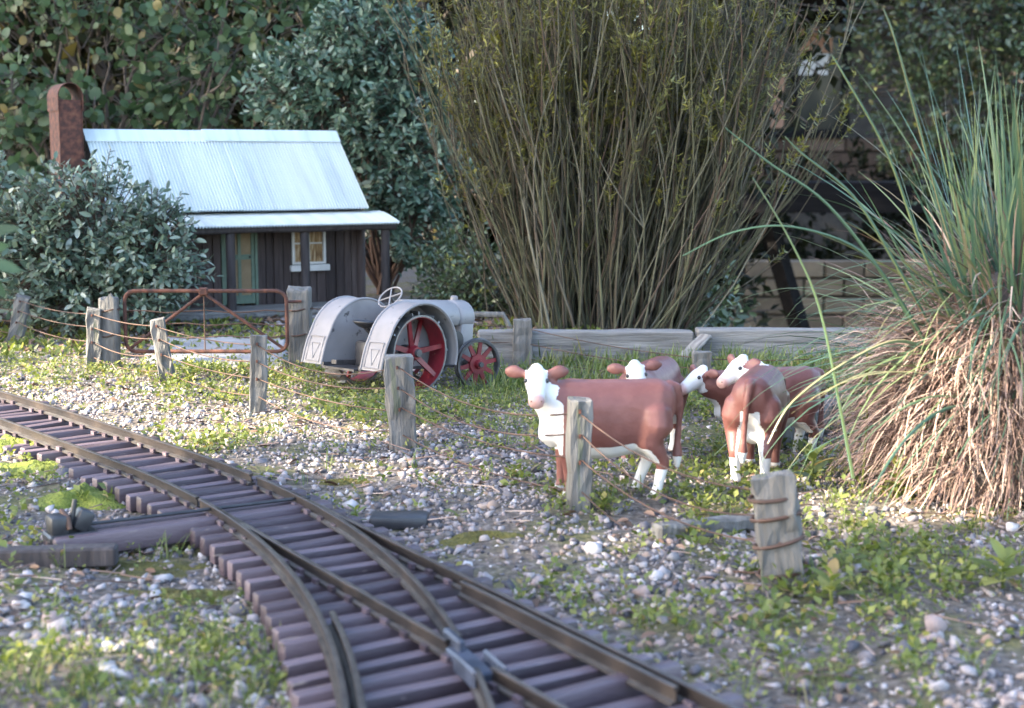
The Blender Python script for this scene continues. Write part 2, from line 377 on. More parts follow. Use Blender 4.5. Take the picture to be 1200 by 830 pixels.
def in_blobs(blobs, n, shell=.6):
    w = np.array([b[2] if len(b) > 2 else np.prod(b[1]) ** (2 / 3) for b in blobs]); k = RNG.choice(len(blobs), n, p=w / w.sum())
    c = np.array([b[0] for b in blobs])[k]; r = np.array([b[1] for b in blobs])[k]
    d = rdir(n); rad = RNG.random(n) ** (1 / 3 * (1 - shell))
    rad *= .78 + .44 * vnoise(d[:, 0] * 3 + k * 7 + 50, d[:, 2] * 3 + d[:, 1] * 2 + 60)
    return c + d * r * rad[:, None], d
def sprigs(C, D, k, L, size, tpl, up=.35, spread=.9, norm_up=.8):
    """k leaves round each twig that starts at C and runs along D"""
    n = len(C); D = nrm(D + np.array([0, 0, up]) + .45 * RNG.normal(size=(n, 3)))
    L = L * (.6 + .8 * RNG.random(n))
    a = nrm(np.cross(D, rdir(n))); b = np.cross(D, a)
    t = (np.arange(k) + .5) / k; ph = RNG.random(n)[:, None] * 6.28 + np.arange(k)[None] * 2.4
    P = C[:, None] + D[:, None] * (L[:, None] * t[None])[..., None]
    side = a[:, None] * np.cos(ph)[..., None] + b[:, None] * np.sin(ph)[..., None]
    d = nrm(side * spread + D[:, None] * (.35 + .5 * t[None, :, None]) + .25 * RNG.normal(size=(n, k, 3)))
    nr = nrm(np.array([0, 0, 1.]) * norm_up + .6 * RNG.normal(size=(n, k, 3)) + D[:, None] * .3)
    s = size * (.6 + .65 * RNG.random((n, k))) * (1 - .25 * t[None])
    P = P.reshape(-1, 3); d = d.reshape(-1, 3); nr = nr.reshape(-1, 3); s = s.ravel()
    return (P, d, nr, s), (C, C + D * L[:, None])
def twigs(A, B, r, n=3):
    d = nrm(B - A); u = nrm(np.cross(d, rdir(len(A)))); w = np.cross(d, u); N = len(A)
    V = np.zeros((N, 2 * n, 3))
    for k in range(n):
        o = u * math.cos(2 * PI * k / n) + w * math.sin(2 * PI * k / n)
        V[:, k] = A + o * r; V[:, n + k] = B + o * r * .5
    T = []
    for k in range(n):
        l = (k + 1) % n; T += [(k, l, n + l), (k, n + l, n + k)]
    T = np.array(T)[None] + (np.arange(N) * 2 * n)[:, None, None]
    return V.reshape(-1, 3), T.reshape(-1, 3)
def limb(p0, p1, r0, r1, sag=.15, n=7, wob=.06):
    p0 = Vector(p0); p1 = Vector(p1); L = (p1 - p0).length; P = []
    m = (p0 + p1) / 2 + Vector((random.uniform(-1, 1), random.uniform(-1, 1), random.uniform(-.3, .6))) * L * sag
    for i in range(n + 1):
        t = i / n; q = p0 * (1 - t) ** 2 + m * 2 * t * (1 - t) + p1 * t * t
        if 0 < i < n: q += Vector([random.gauss(0, 1) for _ in range(3)]) * L * wob * .25
        P.append(q)
    return P, [r0 + (r1 - r0) * i / n for i in range(n + 1)]
def shrub(name, label, base, blobs, tpl, leaf, n_sprig, k, L, size, mat, bark, limbs, r0, single=0, shell=.55, twr=.008, up=.35, cat_='shrub', spread=.9, clip=None, nup=.8):
    base = Vector(base); root = thing(name, label, cat_, base); b0 = np.array(base)
    C, D = in_blobs([(np.array(b[0]) - b0, b[1]) + tuple(b[2:]) for b in blobs], n_sprig, shell)
    if clip is not None:
        kp = clip(C + b0); C = C[kp]; D = D[kp]
    (P, d, nr, s), (A, B) = sprigs(C, D, k, L, size, tpl, up, spread, nup)
    Mx = basis(d, nr, s)
    if single:
        score = (P + b0)[:, 1] - s * 4 + .5 * RNG.random(len(s)); pxx = CX + F * (P + b0)[:, 0] / (P + b0)[:, 1]
        zz = (P + b0)[:, 2]; yy = (P + b0)[:, 1]
        vis = (pxx > 2) & (pxx < 1198) & (zz < CAMH + .11 * yy) & (zz > .1)
        idx = np.argsort(np.where(vis, score, 1e9))[:single]
        lm = np_mesh('leaf', *tpl); lm.materials.append(mat)
        for q in idx:
            o = link('leaf', lm, None, root); m4 = Matrix.Identity(4)
            for r_ in range(3):
                for c_ in range(3): m4[r_][c_] = Mx[q, r_, c_]
                m4[r_][3] = P[q, r_]
            o.matrix_local = m4
        keep = np.ones(len(P), bool); keep[idx] = False; P = P[keep]; Mx = Mx[keep]
    o = link('crown', np_mesh('crown', *inst(tpl[0], tpl[1], Mx, P)), mat, root); o['kind'] = 'stuff'
    o = link('twigs', np_mesh('twigs', *twigs(A - nrm(D) * L * .8, B, twr)), bark, root); o['kind'] = 'stuff'
    o.name = 'twig'
    ends = C[RNG.choice(len(C), limbs)]
    for e in ends:
        mb = MB(); off = Vector((random.uniform(-1, 1), random.uniform(-1, 1), 0)) * r0 * 2
        mb.tube(*limb(off, e * .9, r0 * random.uniform(.5, 1), r0 * .15, .18, 8), n=6)
        mb.obj('branch', bark, root, smooth=True)
    return root

# ------------------------------------------------------------------ railway track
TRK = thing('railway_track', 'narrow rusty railway track with a set of points and purple-brown sleepers', 'railway track')
GA = .45
def rail_path(P, A, off): return [Vector((p[0] + math.cos(a) * off, p[1] + math.sin(a) * off, float(zsm(p[0], p[1])))) for p, a in zip(P, A)]
# diverging line: starts at the toe and swings towards the camera
toe = int(np.argmin(np.abs(MP[:, 1] - 7.25)))
def _div():
    p = MP[toe].copy(); a = MA[toe]; P = [p.copy()]; A = [a]
    for k in range(125):
        a -= .04 / 7.5; p = p + .04 * np.array([math.sin(a), -math.cos(a)]); P.append(p.copy()); A.append(a)
    return np.array(P), np.array(A)
DP, DA = _div()
ZR = .062                                           # sleeper top above the bed
def rail(P, name='rail', h=.062, mat='rail', zoff=0):
    prof = [(-.024, 0), (.024, 0), (.022, .008), (.0035, .013), (.0035, h - .017), (.0115, h - .012), (.0115, h - .003), (.008, h), (-.008, h), (-.0115, h - .003), (-.0115, h - .012), (-.0035, h - .017), (-.0035, .013), (-.022, .008)]
    V = []; Fc = []; m = len(prof)
    for i, p in enumerate(P):
        t = P[min(i + 1, len(P) - 1)] - P[max(i - 1, 0)]; t.z = 0; t.normalize(); s = Vector((t.y, -t.x, 0))
        for a, b in prof: V.append(p + s * a + Vector((0, 0, ZR + b + zoff)))
    for i in range(len(P) - 1):
        for k in range(m):
            l = (k + 1) % m; Fc.append((i * m + k, i * m + l, (i + 1) * m + l, (i + 1) * m + k))
    Fc += [tuple(range(m)), tuple((len(P) - 1) * m + k for k in range(m))]
    return MB().add(V, Fc).obj(name, M[mat], TRK)
mainR = rail_path(MP, MA, GA / 2); mainL = rail_path(MP, MA, -GA / 2)
divR = rail_path(DP, DA, GA / 2); divL = rail_path(DP, DA, -GA / 2)
# frog: where the left straight rail meets the right diverging rail
best = (9, 0, 0)
for i_, p in enumerate(mainL[:toe]):
    for j_, q in enumerate(divR):
        d_ = (p - q).length
        if d_ < best[0] and j_ > 30: best = (d_, i_, j_)
_, fi, fj = best
j0 = toe + 45; joint = toe + 45
rail(mainR[0:toe + 10:2]); rail(mainR[toe + 10::3])
rail(mainL[toe + 1::3]); rail(divL[0::2])
rail(mainL[0:fi - 3:2], 'frog_rail'); rail(mainL[fi + 4:toe - 4:2], 'closure_rail')
rail(divR[3:fj - 3:2], 'closure_rail'); rail(divR[fj + 4::2], 'frog_rail')
rail([p + Vector((-math.cos(a), -math.sin(a), 0)) * .050 for p, a in zip(mainR[fi - 16:fi + 20], MA[fi - 16:fi + 20])], 'check_rail', zoff=.003)
rail([p + Vector((math.cos(a), math.sin(a), 0)) * .050 for p, a in zip(divL[fj - 14:fj + 16], DA[fj - 14:fj + 16])], 'check_rail', zoff=.003)
fp = mainL[fi]; fr = MB()
frot = Matrix.Rotation(_ang - .16, 3, 'Z')
fr.box(fp + Vector((0, 0, ZR + .02)), (.075, .30, .04), frot).box(fp + frot @ Vector((0, .16, ZR + .055)), (.03, .16, .05), frot).box(fp + frot @ Vector((-.055, -.1, ZR + .035)), (.018, .2, .07), frot).box(fp + frot @ Vector((.055, -.1, ZR + .035)), (.018, .2, .07), frot)
fr.obj('frog', M['frog'], TRK, bevel=.008)
# sleepers
smesh = {}
def sleeper(c, ang, L, z, wob=0):
    key = round(L * 10)
    if key not in smesh:
        smesh[key] = MB().box((0, 0, 0), (key / 10, .070, .09)).mesh('sleeper', .014, True, 2); smesh[key].materials.append(M['sleeper'])
    o = link('sleeper', smesh[key], None, TRK); o.location = (c[0], c[1], z + ZR - .045); o.rotation_euler = (random.gauss(0, .012), random.gauss(0, .012), ang + wob)
    o.scale = (L / (key / 10), random.uniform(.92, 1.06), 1)
chairs = MB(); s_acc = 0; k_s = 0
n_main = len(MP)
for i_ in range(0, n_main):
    s_acc += .04
    if s_acc < .148: continue
    s_acc = 0; p = MP[i_]; a = MA[i_]
    if p[1] > 15: break
    left = -.40; right = .40
    if i_ < toe:
        # how far the diverging left rail lies to the left here
        nvec = np.array([math.cos(a), math.sin(a)]); tvec = np.array([-math.sin(a), math.cos(a)])
        dl = np.array([[q.x, q.y] for q in divL]) - p; along = dl @ tvec
        q = int(np.argmin(np.abs(along)))
        left = min(left, float(dl[q] @ nvec) - .17) if abs(along[q]) < .1 else left - .3
    if abs(i_ - (toe - 4)) <= 3 and False: continue
    ztop = float(zsm(p[0], p[1])) + (random.gauss(0, .004) if i_ < toe + 30 else random.gauss(-.012, .008))
    if i_ > toe + 40: left += random.uniform(-.06, .06); right += random.uniform(-.06, .06)
    mid = (left + right) / 2
    if True:
        sleeper((p[0] + math.cos(a) * mid, p[1] + math.sin(a) * mid), a, right - left, ztop, random.gauss(0, .02 if i_ > toe + 20 else .006))
        for off in (-GA / 2, GA / 2):
            for sd in (-1, 1):
                chairs.box((p[0] + math.cos(a) * (off + sd * .028), p[1] + math.sin(a) * (off + sd * .028), ztop + ZR + .010), (.018, .045, .022), Matrix.Rotation(a, 3, 'Z'))
    k_s += 1
o = chairs.obj('rail_chair', M['sleeper'], TRK); o['kind'] = 'stuff'
# two long sleepers that carry the point lever, tie bar
tp = MP[toe - 4]; ta = float(MA[toe - 4])
LS = True
lev = Vector((G(112, 640).x, G(112, 640).y, 0))
for dy in (-.07, .07):
    q = MP[toe - 4] + np.array([-math.sin(ta), math.cos(ta)]) * dy
    L = 1.40; mid = .38 - L / 2
    mb = MB().box((0, 0, 0), (L, .095, .10)); ob = mb.obj('long_sleeper', M['sleeper'], TRK, bevel=.014, smooth=True, seg=2)
    ob.location = (q[0] + math.cos(ta) * mid, q[1] + math.sin(ta) * mid, ZR - .03); ob.rotation_euler = (0, 0, ta)
e1 = Vector((tp[0] + math.cos(ta) * .3, tp[1] + math.sin(ta) * .3, ZR + .035)); e2 = Vector((tp[0] - math.cos(ta) * .9, tp[1] - math.sin(ta) * .9, ZR + .045))
MB().tube([e1, e2], .009, 6).obj('tie_bar', M['black'], TRK)
lp = Vector((tp[0] - math.cos(ta) * .93, tp[1] - math.sin(ta) * .93, .03))
lever = thing('point_lever', 'small black point lever on long sleepers beside the track', 'point lever', lp, (0, 0, ta)); lever.scale = (.78,) * 3
MB().box((.02, 0, .045), (.30, .20, .05)).obj('base_plate', M['black'], lever, .012)
MB().box((-.06, 0, .12), (.11, .15, .12)).obj('weight', M['black'], lever, .025, True, 2)
MB().box((.09, .0, .13), (.10, .12, .13), Matrix.Rotation(.5, 3, 'Y')).obj('pivot_block', M['black'], lever, .022, True, 2)
MB().tube([(-.01, -.085, .10), (-.01, -.06, .16), (-.02, .05, .19)], .016, 8).obj('crank', M['wire'], lever, smooth=True)
MB().tube([(.02, 0, .08), (.03, -.01, .17), (.05, 0, .26)], [.022, .018, .014], 8).obj('handle', M['black'], lever, smooth=True)
for sx_ in (-.10, .09): MB().tube([(sx_, -.11, .05), (sx_, -.12, -.03)], .014, 6).obj('fixing_pin', M['wire'], lever)
pl = MB().box((0, 0, 0), (1.0, .10, .09)); po = pl.obj('timber_batten', M['veranda'], None, .01); q = G(30, 662)
po.location = (q.x - .1, q.y, q.z + .03); po.rotation_euler = (0, 0, .12); tag(po, 'half-buried dark timber batten pointing at the point lever', 'timber')
# pipe stub on the far side of the tie bar
q = G(468, 615); MB().box((0, 0, 0), (.30, .17, .07)).obj('point_motor_cover', M['black'], TRK, .02, True, 2).location = (q.x, q.y, -.015)

# ------------------------------------------------------------------ wire fence
fence = thing('wire_fence', 'rusty wire fence on leaning grey timber posts along the track', 'fence', (0, 0, 0))
posts = [(-60, 378, -55, 325, 17), (17, 402, 27, 347, 17), (110, 432, 110, 362, 18), (197, 448, 184, 374, 18), (302, 484, 303, 393, 20), (472, 526, 466, 418, 34), (679, 598, 679, 467, 29), (919, 690, 903, 555, 54)]
tops = []
def post_mesh(w, d, h, rough=.012, seg=6):
    mb = MB(); V = []; Fc = []
    for i in range(seg + 1):
        z = h * i / seg - (.12 if i == 0 else 0)
        for a, b in ((-1, -1), (-.35, -1.03), (.4, -.97), (1, -1), (1.03, 0), (1, 1), (0, 1.02), (-1, 1), (-.97, 0)):
            V.append((a * w / 2 + random.gauss(0, rough * w), b * d / 2 + random.gauss(0, rough * w), z + (random.gauss(0, .05 * w) if i == seg else 0)))
    n = 9
    for i in range(seg):
        for k in range(n):
            l = (k + 1) % n; Fc.append((i * n + k, i * n + l, (i + 1) * n + l, (i + 1) * n + k))
    Fc.append(tuple(seg * n + k for k in range(n)))
    return mb.add(V, Fc)
for (bx, by, tx, ty, w) in posts:
    b = G(bx, by); t = at(tx, ty, b.y); ww = w * b.y / F; ax = t - b; h = ax.length
    last = bx > 900
    mb = post_mesh(ww * .92, ww * (.55 if last else .8), h, .05)
    o = mb.obj('fence_post', M['post'], fence, .006)
    o.location = b; o.rotation_euler = Vector((0, 0, 1)).rotation_difference(ax).to_euler()
    o.rotation_euler.rotate_axis('Z', .15 if not last else -.12)
    tops.append((b, t, ww))
def wire(p, q, sag, name='wire_strand', parent=fence, r=.0042, n=10, mat='wire'):
    P = []
    for i in range(n + 1):
        t = i / n; v = p.lerp(q, t); v.z -= sag * 4 * t * (1 - t); P.append(v)
    return MB().tube(P, r, 5).obj(name, M[mat], parent, smooth=True)
for i_ in range(len(tops) - 1):
    (b0, t0, w0), (b1, t1, w1) = tops[i_], tops[i_ + 1]
    for kf, fr_ in enumerate((.90, .68, .45, .20)):
        f0 = fr_ + random.uniform(-.03, .03); f1 = fr_ + random.uniform(-.03, .03)
        sg = random.uniform(.02, .07) * (2 if i_ >= 4 else 1)
        wire(b0.lerp(t0, f0) + Vector((0, -.25 * w0, 0)), b1.lerp(t1, f1) + Vector((0, -.25 * w1, 0)), sg)
b, t, w = tops[-1]
for fr_ in (.16, .42, .62, .80):                       # wire wrapped round the end post
    c = b.lerp(t, fr_); P = []
    for k in range(25):
        an = k / 24 * 2 * PI; P.append(c + Vector((math.cos(an) * w * .54, math.sin(an) * w * .36, .012 * math.sin(an * .5 + fr_ * 9) + .02 * math.cos(an))))
    MB().tube(P, .009, 5).obj('wire_wrap', M['wire'], fence, smooth=True)
for i_, (b, t, w) in enumerate(tops[:-1]):
    for fr_ in (.9, .68, .45): MB().box(b.lerp(t, fr_) + Vector((0, -.42 * w, 0)), (.012, .03, .02)).obj('staple', M['rust'], fence)
# field-side fence and its posts
back = thing('field_fence', 'low wire fence with squat grey posts behind the tractor and cattle', 'fence')
bt = []
for (bx, by, tx, ty, w) in [(612, 436, 614, 374, 22), (822, 452, 822, 413, 22), (1010, 452, 1010, 408, 20)]:
    b = G(bx, by); t = at(tx, ty, b.y); ww = w * b.y / F
    o = post_mesh(ww, ww * .8, (t - b).length, .03).obj('fence_post', M['post'], back, .006); o.location = b; bt.append((b, t, ww))
gp = at(352, 345, 13.0)
ends_ = [(Vector((gp.x, 13.0, 0)), gp, .2)] + bt
for i_ in range(len(ends_) - 1):
    (b0, t0, w0), (b1, t1, w1) = ends_[i_], ends_[i_ + 1]
    for fr_ in (.82, .5, .18): wire(b0.lerp(t0, fr_), b1.lerp(t1, fr_), .03, parent=back)

# ------------------------------------------------------------------ gate
gpost = []
for (bx, by, tx, ty, w, lab) in [(130, 430, 131, 348, 21, 'thick square grey gate post beside the bush'), (352, 428, 352, 338, 27, 'stout round-topped gate post beside the tractor')]:
    b = G(bx, by); t = at(tx, ty, b.y); ww = w * b.y / F
    r_ = thing('gate_post', lab, 'gate post', b)
    post_mesh(ww, ww * .9, (t - b).length, .025).obj('post', M['post'], r_, .02, False, 2)
    for z_ in (.28, .5):
        MB().tube([(math.cos(k / 16 * 2 * PI) * ww * .58, math.sin(k / 16 * 2 * PI) * ww * .54, z_ + .01 * math.sin(k)) for k in range(17)], .007, 5).obj('wire_loop', M['wire'], r_)
    gpost.append(b)
Yg = gpost[0].y * .5 + gpost[1].y * .5 - .05
gA = at(148, 412, Yg); gB = at(337, 413, Yg); gT = at(148, 341, Yg)
gate = thing('farm_gate', 'rusty red tubular farm gate with V-shaped brace', 'gate', gA)
W_ = gB.x - gA.x; H_ = gT.z - gA.z; rc = .09
def rrect(w, h, r, n=5):
    P = []
    for cx_, cz_, a0 in ((w - r, h - r, 0), (r, h - r, 90), (r, r, 180), (w - r, r, 270)):
        for k in range(n + 1):
            a = math.radians(a0 + 90 * k / n); P.append(Vector((cx_ + r * math.cos(a), 0, cz_ + r * math.sin(a))))
    return P
MB().tube(rrect(W_, H_, rc), .017, 8, closed=True).obj('frame', M['rust'], gate, smooth=True)
for xe, ze in ((.04, .03), (W_ - .04, .03)):
    MB().tube([(W_ * .49, 0, H_ - .02), (xe, 0, ze)], .014, 8).obj('brace', M['rust'], gate, smooth=True)
MB().box((W_ * .49, -.005, H_ - .005), (.075, .055, .065)).obj('bracket', M['rust'], gate, .01)
MB().tube([(W_ * .49, 0, H_), (W_ * .49, 0, 0)], .006, 5).obj('stay_wire', M['wire'], gate)
for zf in (.24, .45, .66):
    P = [(W_ * k / 8, .004, H_ * zf + .012 * math.sin(k * 1.9 + zf * 20)) for k in range(9)]
    MB().tube(P, .0055, 5).obj('wire_strand', M['wire'], gate)
MB().tube([(W_, 0, H_ * .82), (W_ + .12, .05, H_ * .82)], .013, 6).obj('hinge', M['rust'], gate)
pq = [G(150, 432), G(345, 440), G(345, 392), G(175, 396)]
mb = MB(); n_ = 14; V = []; Fc = []
for i_ in range(n_ + 1):
    for j_ in range(7):
        u = i_ / n_; v = j_ / 6; p = (pq[0] * (1 - u) + pq[1] * u) * (1 - v) + (pq[3] * (1 - u) + pq[2] * u) * v
        edge = min(u, 1 - u, v, 1 - v); p = p + Vector((random.gauss(0, .04), random.gauss(0, .06), 0)) if edge == 0 else p
        p.z = float(zsm(p.x, p.y)) + (.045 if edge > 0 else -.08); V.append(p)
for i_ in range(n_):
    for j_ in range(6): a = i_ * 7 + j_; Fc.append((a, a + 7, a + 8, a + 1))
path = mb.add(V, Fc).obj('path', M['concrete'], None); path['kind'] = 'structure'

# ------------------------------------------------------------------ cottage
HUT = thing('slab_cottage', 'dark timber cottage with pale corrugated iron roof and veranda behind the gate', 'cottage', (-3.2, 16.5, float(zsm(-3.2, 16.5)) - .13), (0, 0, math.radians(30)))
HUT.location.z = 0
SX0, SX1, D0, D1, RD, RZ, EZ = -1.22, 1.84, .5, 2.1, 1.3, 2.13, 1.235
def wall_z(d): return EZ + .0 + (min(d - .42, 2.18 - d)) * (RZ - EZ) / (RD - .4) - .06
def planks(a0, a1, z0, z1):
    n = max(1, round((a1 - a0) / .118)); cuts = [a0 + (a1 - a0) * (i + (random.uniform(-.15, .15) if 0 < i < n else 0)) / n for i in range(n + 1)]
    for i in range(n):
        w = cuts[i + 1] - cuts[i]
        MB().box((cuts[i] + w / 2, D0 + .02 + random.uniform(-.008, .008), (z0 + z1) / 2 + random.uniform(-.004, .004)), (w - .007, .045, z1 - z0)).obj('plank', M['slab'], HUT, .006)
for a0, a1, z0, z1 in ((SX0, .06, .10, 1.17), (.06, .49, 1.05, 1.17), (.49, .93, .10, 1.17), (.93, 1.37, .10, .57), (.93, 1.37, 1.065, 1.17), (1.37, SX1, .10, 1.17)): planks(a0, a1, z0, z1)
d = D0 + .03
while d < D1:
    w = random.uniform(.11, .14)
    for xs in (SX0 + .0, SX1 - .0):
        z1 = wall_z(min(d + w / 2, D1)); MB().box((xs, d + w / 2, (.1 + z1) / 2), (.045, w - .008, z1 - .1)).obj('plank', M['slab'], HUT, .006)
    d += w
MB().box(((SX0 + SX1) / 2, D1, .66), (SX1 - SX0, .04, 1.12)).obj('rear_wall', M['slab'], HUT)
MB().box(((SX0 + SX1) / 2, (D0 + D1) / 2 + .25, .66), (SX1 - SX0 - .2, .9, 1.08)).obj('inner_room', M['black'], HUT)  # black block standing in for the darkness inside the cottage
MB().tube([(SX1 - .01, D0 - .015, .1), (SX1 - .01, D0 - .015, 1.17)], .055, 10).obj('corner_post', M['slab'], HUT, smooth=True)
# corrugated sheets
def corr(name, s0, s1, pts, amp=.0145, per=.038, par=HUT, thick=.006, mat='roof'):
    n = int((s1 - s0) / per * 6); rows = len(pts); V = []; Fc = []
    for j, (d_, z_) in enumerate(pts):
        j2 = min(j, rows - 2); dd = pts[j2 + 1][0] - pts[j2][0]; dz = pts[j2 + 1][1] - pts[j2][1]; l = math.hypot(dd, dz); nd, nz = -dz / l, dd / l
        if nz < 0: nd, nz = -nd, -nz
        for i in range(n + 1):
            x = s0 + (s1 - s0) * i / n; a = amp * math.sin(2 * PI * x / per)
            V.append((x, d_ + nd * a, z_ + nz * a)); V.append((x, d_ + nd * (a - thick), z_ + nz * (a - thick)))
    m = 2 * (n + 1)
    for j in range(rows - 1):
        for i in range(n):
            a = j * m + 2 * i; b_ = a + m
            Fc.append((a, a + 2, b_ + 2, b_)); Fc.append((a + 1, b_ + 1, b_ + 3, a + 3))
    for j in (0, rows - 1):
        for i in range(n): a = j * m + 2 * i; Fc.append((a, a + 1, a + 3, a + 2))
    me = bpy.data.meshes.new(name); me.from_pydata(V, [], Fc)
    for p in me.polygons: p.use_smooth = True
    me.set_sharp_from_angle(angle=math.radians(50))
    return link(name, me, M[mat], par)
sl = [(.33, EZ + .005), (.7, EZ + .005 + .37 * (RZ - EZ + .015) / .97), (RD, RZ + .02)]
x_ = SX0 - .06; edges = [x_, x_ + .78, x_ + 1.57, x_ + 2.36, SX1 + .03]
for k in range(4):
    up_ = .004 * (k % 2)
    corr('roof_sheet', edges[k], edges[k + 1] + (.02 if k < 3 else 0), [(a, z + up_) for a, z in sl])
corr('roof_sheet', edges[0], edges[4], [(2 * RD - a, z) for a, z in sl])
ve = [(.46, 1.195), (.3, 1.178), (.12, 1.145), (-.04, 1.108), (-.14, 1.078)]
for s0, s1 in ((-1.32, -.2), (-.2, .95), (.95, 2.06)): corr('veranda_sheet', s0, s1 + .01, [(a, z + random.uniform(0, .004)) for a, z in ve])
for s0, s1, dz in ((edges[0] - .01, .15, 0), (.12, SX1 + .04, .012)):
    mb = MB(); sl_ = (RZ - EZ) / (RD - .4)
    mb.prism([(RD - .13, RZ + .045 - .13 * sl_ + dz), (RD, RZ + .05 + dz), (RD + .13, RZ + .045 - .13 * sl_ + dz), (RD + .13, RZ + .035 - .13 * sl_ + dz), (RD, RZ + .035 + dz), (RD - .13, RZ + .035 - .13 * sl_ + dz)], 'x', s0, s1)
    mb.obj('ridge_cap', M['roof'], HUT)
for s in (-1.18, 0, .9, 1.94):
    MB().tube([(s, 0, -.05), (s + random.uniform(-.01, .01), 0, .55), (s, 0, 1.06)], [.056, .052, .054], 10).obj('veranda_post', M['veranda'], HUT, smooth=True)
P = [(s, -.04, 1.035 + .006 * math.sin(s * 5)) for s in np.linspace(-1.3, 2.05, 12)]
MB().tube(P, .042, 10).obj('veranda_beam', M['veranda'], HUT, smooth=True)
s = -1.3
while s < 2.0:
    w = random.uniform(.45, .7); w = min(w, 2.05 - s)
    s += w
for k in range(5): MB().box((.37, -.06 + k * .118, .10 + random.uniform(-.004, .004)), (3.3, .11, .035)).obj('floor_board', M['timber'], HUT, .005)
MB().tube([(-1.3, -.13, .06), (.4, -.14, .055), (2.05, -.13, .06)], .04, 8).obj('bearer_log', M['post'], HUT)
MB().box((.35, .1, .015), (3.2, .3, .06)).obj('under_beam', M['veranda'], HUT)  # dark strip standing in for the shaded gap under the floor
MB().box((1.0, -.33, .01), (.75, .16, .07)).obj('step', M['timber'], HUT, .008)
# door
dr = MB().box((.275, .515, .59), (.36, .03, .90)).obj('door', M['door_cream'], HUT)
for x0, x1, z0, z1 in ((.09, .13, .14, 1.04), (.255, .295, .14, 1.04), (.42, .46, .14, 1.04), (.13, .42, .14, .24), (.13, .42, .66, .72), (.13, .42, .98, 1.04)):
    MB().box(((x0 + x1) / 2, .493, (z0 + z1) / 2), (x1 - x0 - .002, .018 if z1 - z0 > .5 else .016, z1 - z0)).obj('rail_and_stile', M['door_green'], dr)
MB().lathe([(0, 0), (.012, 0), (.014, -.012), (0, -.02)], 'y', 10, (.40, .484, .69)).obj('knob', M['black'], dr)
for x in (.07, .48): MB().box((x, .49, .59), (.03, .04, .94)).obj('door_frame', M['door_green'], HUT)
# window
wd = MB().box((1.15, .53, .82), (.40, .012, .46)).obj('window', M['curtain'], HUT)
for x0, x1, z0, z1 in ((.935, .965, .58, 1.06), (1.335, 1.365, .58, 1.06), (.965, 1.335, .58, .605), (.965, 1.335, 1.035, 1.06)):
    MB().box(((x0 + x1) / 2, .495, (z0 + z1) / 2), (x1 - x0, .04, z1 - z0)).obj('frame', M['paint_white'], wd)
MB().box((1.15, .50, .82), (.022, .03, .43)).obj('glazing_bar', M['paint_white'], wd)
for x in (1.06, 1.245): MB().box((x, .502, .83), (.16, .022, .018)).obj('glazing_bar', M['paint_white'], wd)
MB().box((1.15, .462, .535), (.50, .06, .075)).obj('sill', M['paint_white'], wd, .006)
# chimney
ch = MB().box((-1.47, 1.10, 1.25), (.25, .02, 2.5)).obj('chimney', M['rust'], HUT)
for x in (-1.595, -1.345): MB().box((x, 1.33, 1.25), (.018, .48, 2.5)).obj('side_sheet', M['rust'], ch)
MB().box((-1.47, 1.56, 1.25), (.25, .02, 2.5)).obj('back_sheet', M['rust'], ch)
MB().box((-1.47, 1.33, 2.42), (.22, .42, .01)).obj('flue_plate', M['black'], ch)
V = []; Fc = []; n_ = 16
for k in range(n_ + 1):
    a = PI * k / n_
    for y_ in (1.06, 1.60):
        for r in (.145, .137): V.append((-1.47 + r * math.cos(a), y_, 2.50 + (r + .02) * math.sin(a) + .03))
for k in range(n_):
    a = k * 4; b_ = a + 4
    Fc += [(a, a + 2, b_ + 2, b_), (a + 1, b_ + 1, b_ + 3, a + 3), (a, b_, b_ + 1, a + 1), (a + 2, a + 3, b_ + 3, b_ + 2)]
MB().add(V, Fc).obj('hood', M['rust'], ch, smooth=True)
for x in (-1.61, -1.33): MB().box((x, 1.33, 2.46), (.008, .54, .16)).obj('hood_skirt', M['rust'], ch)

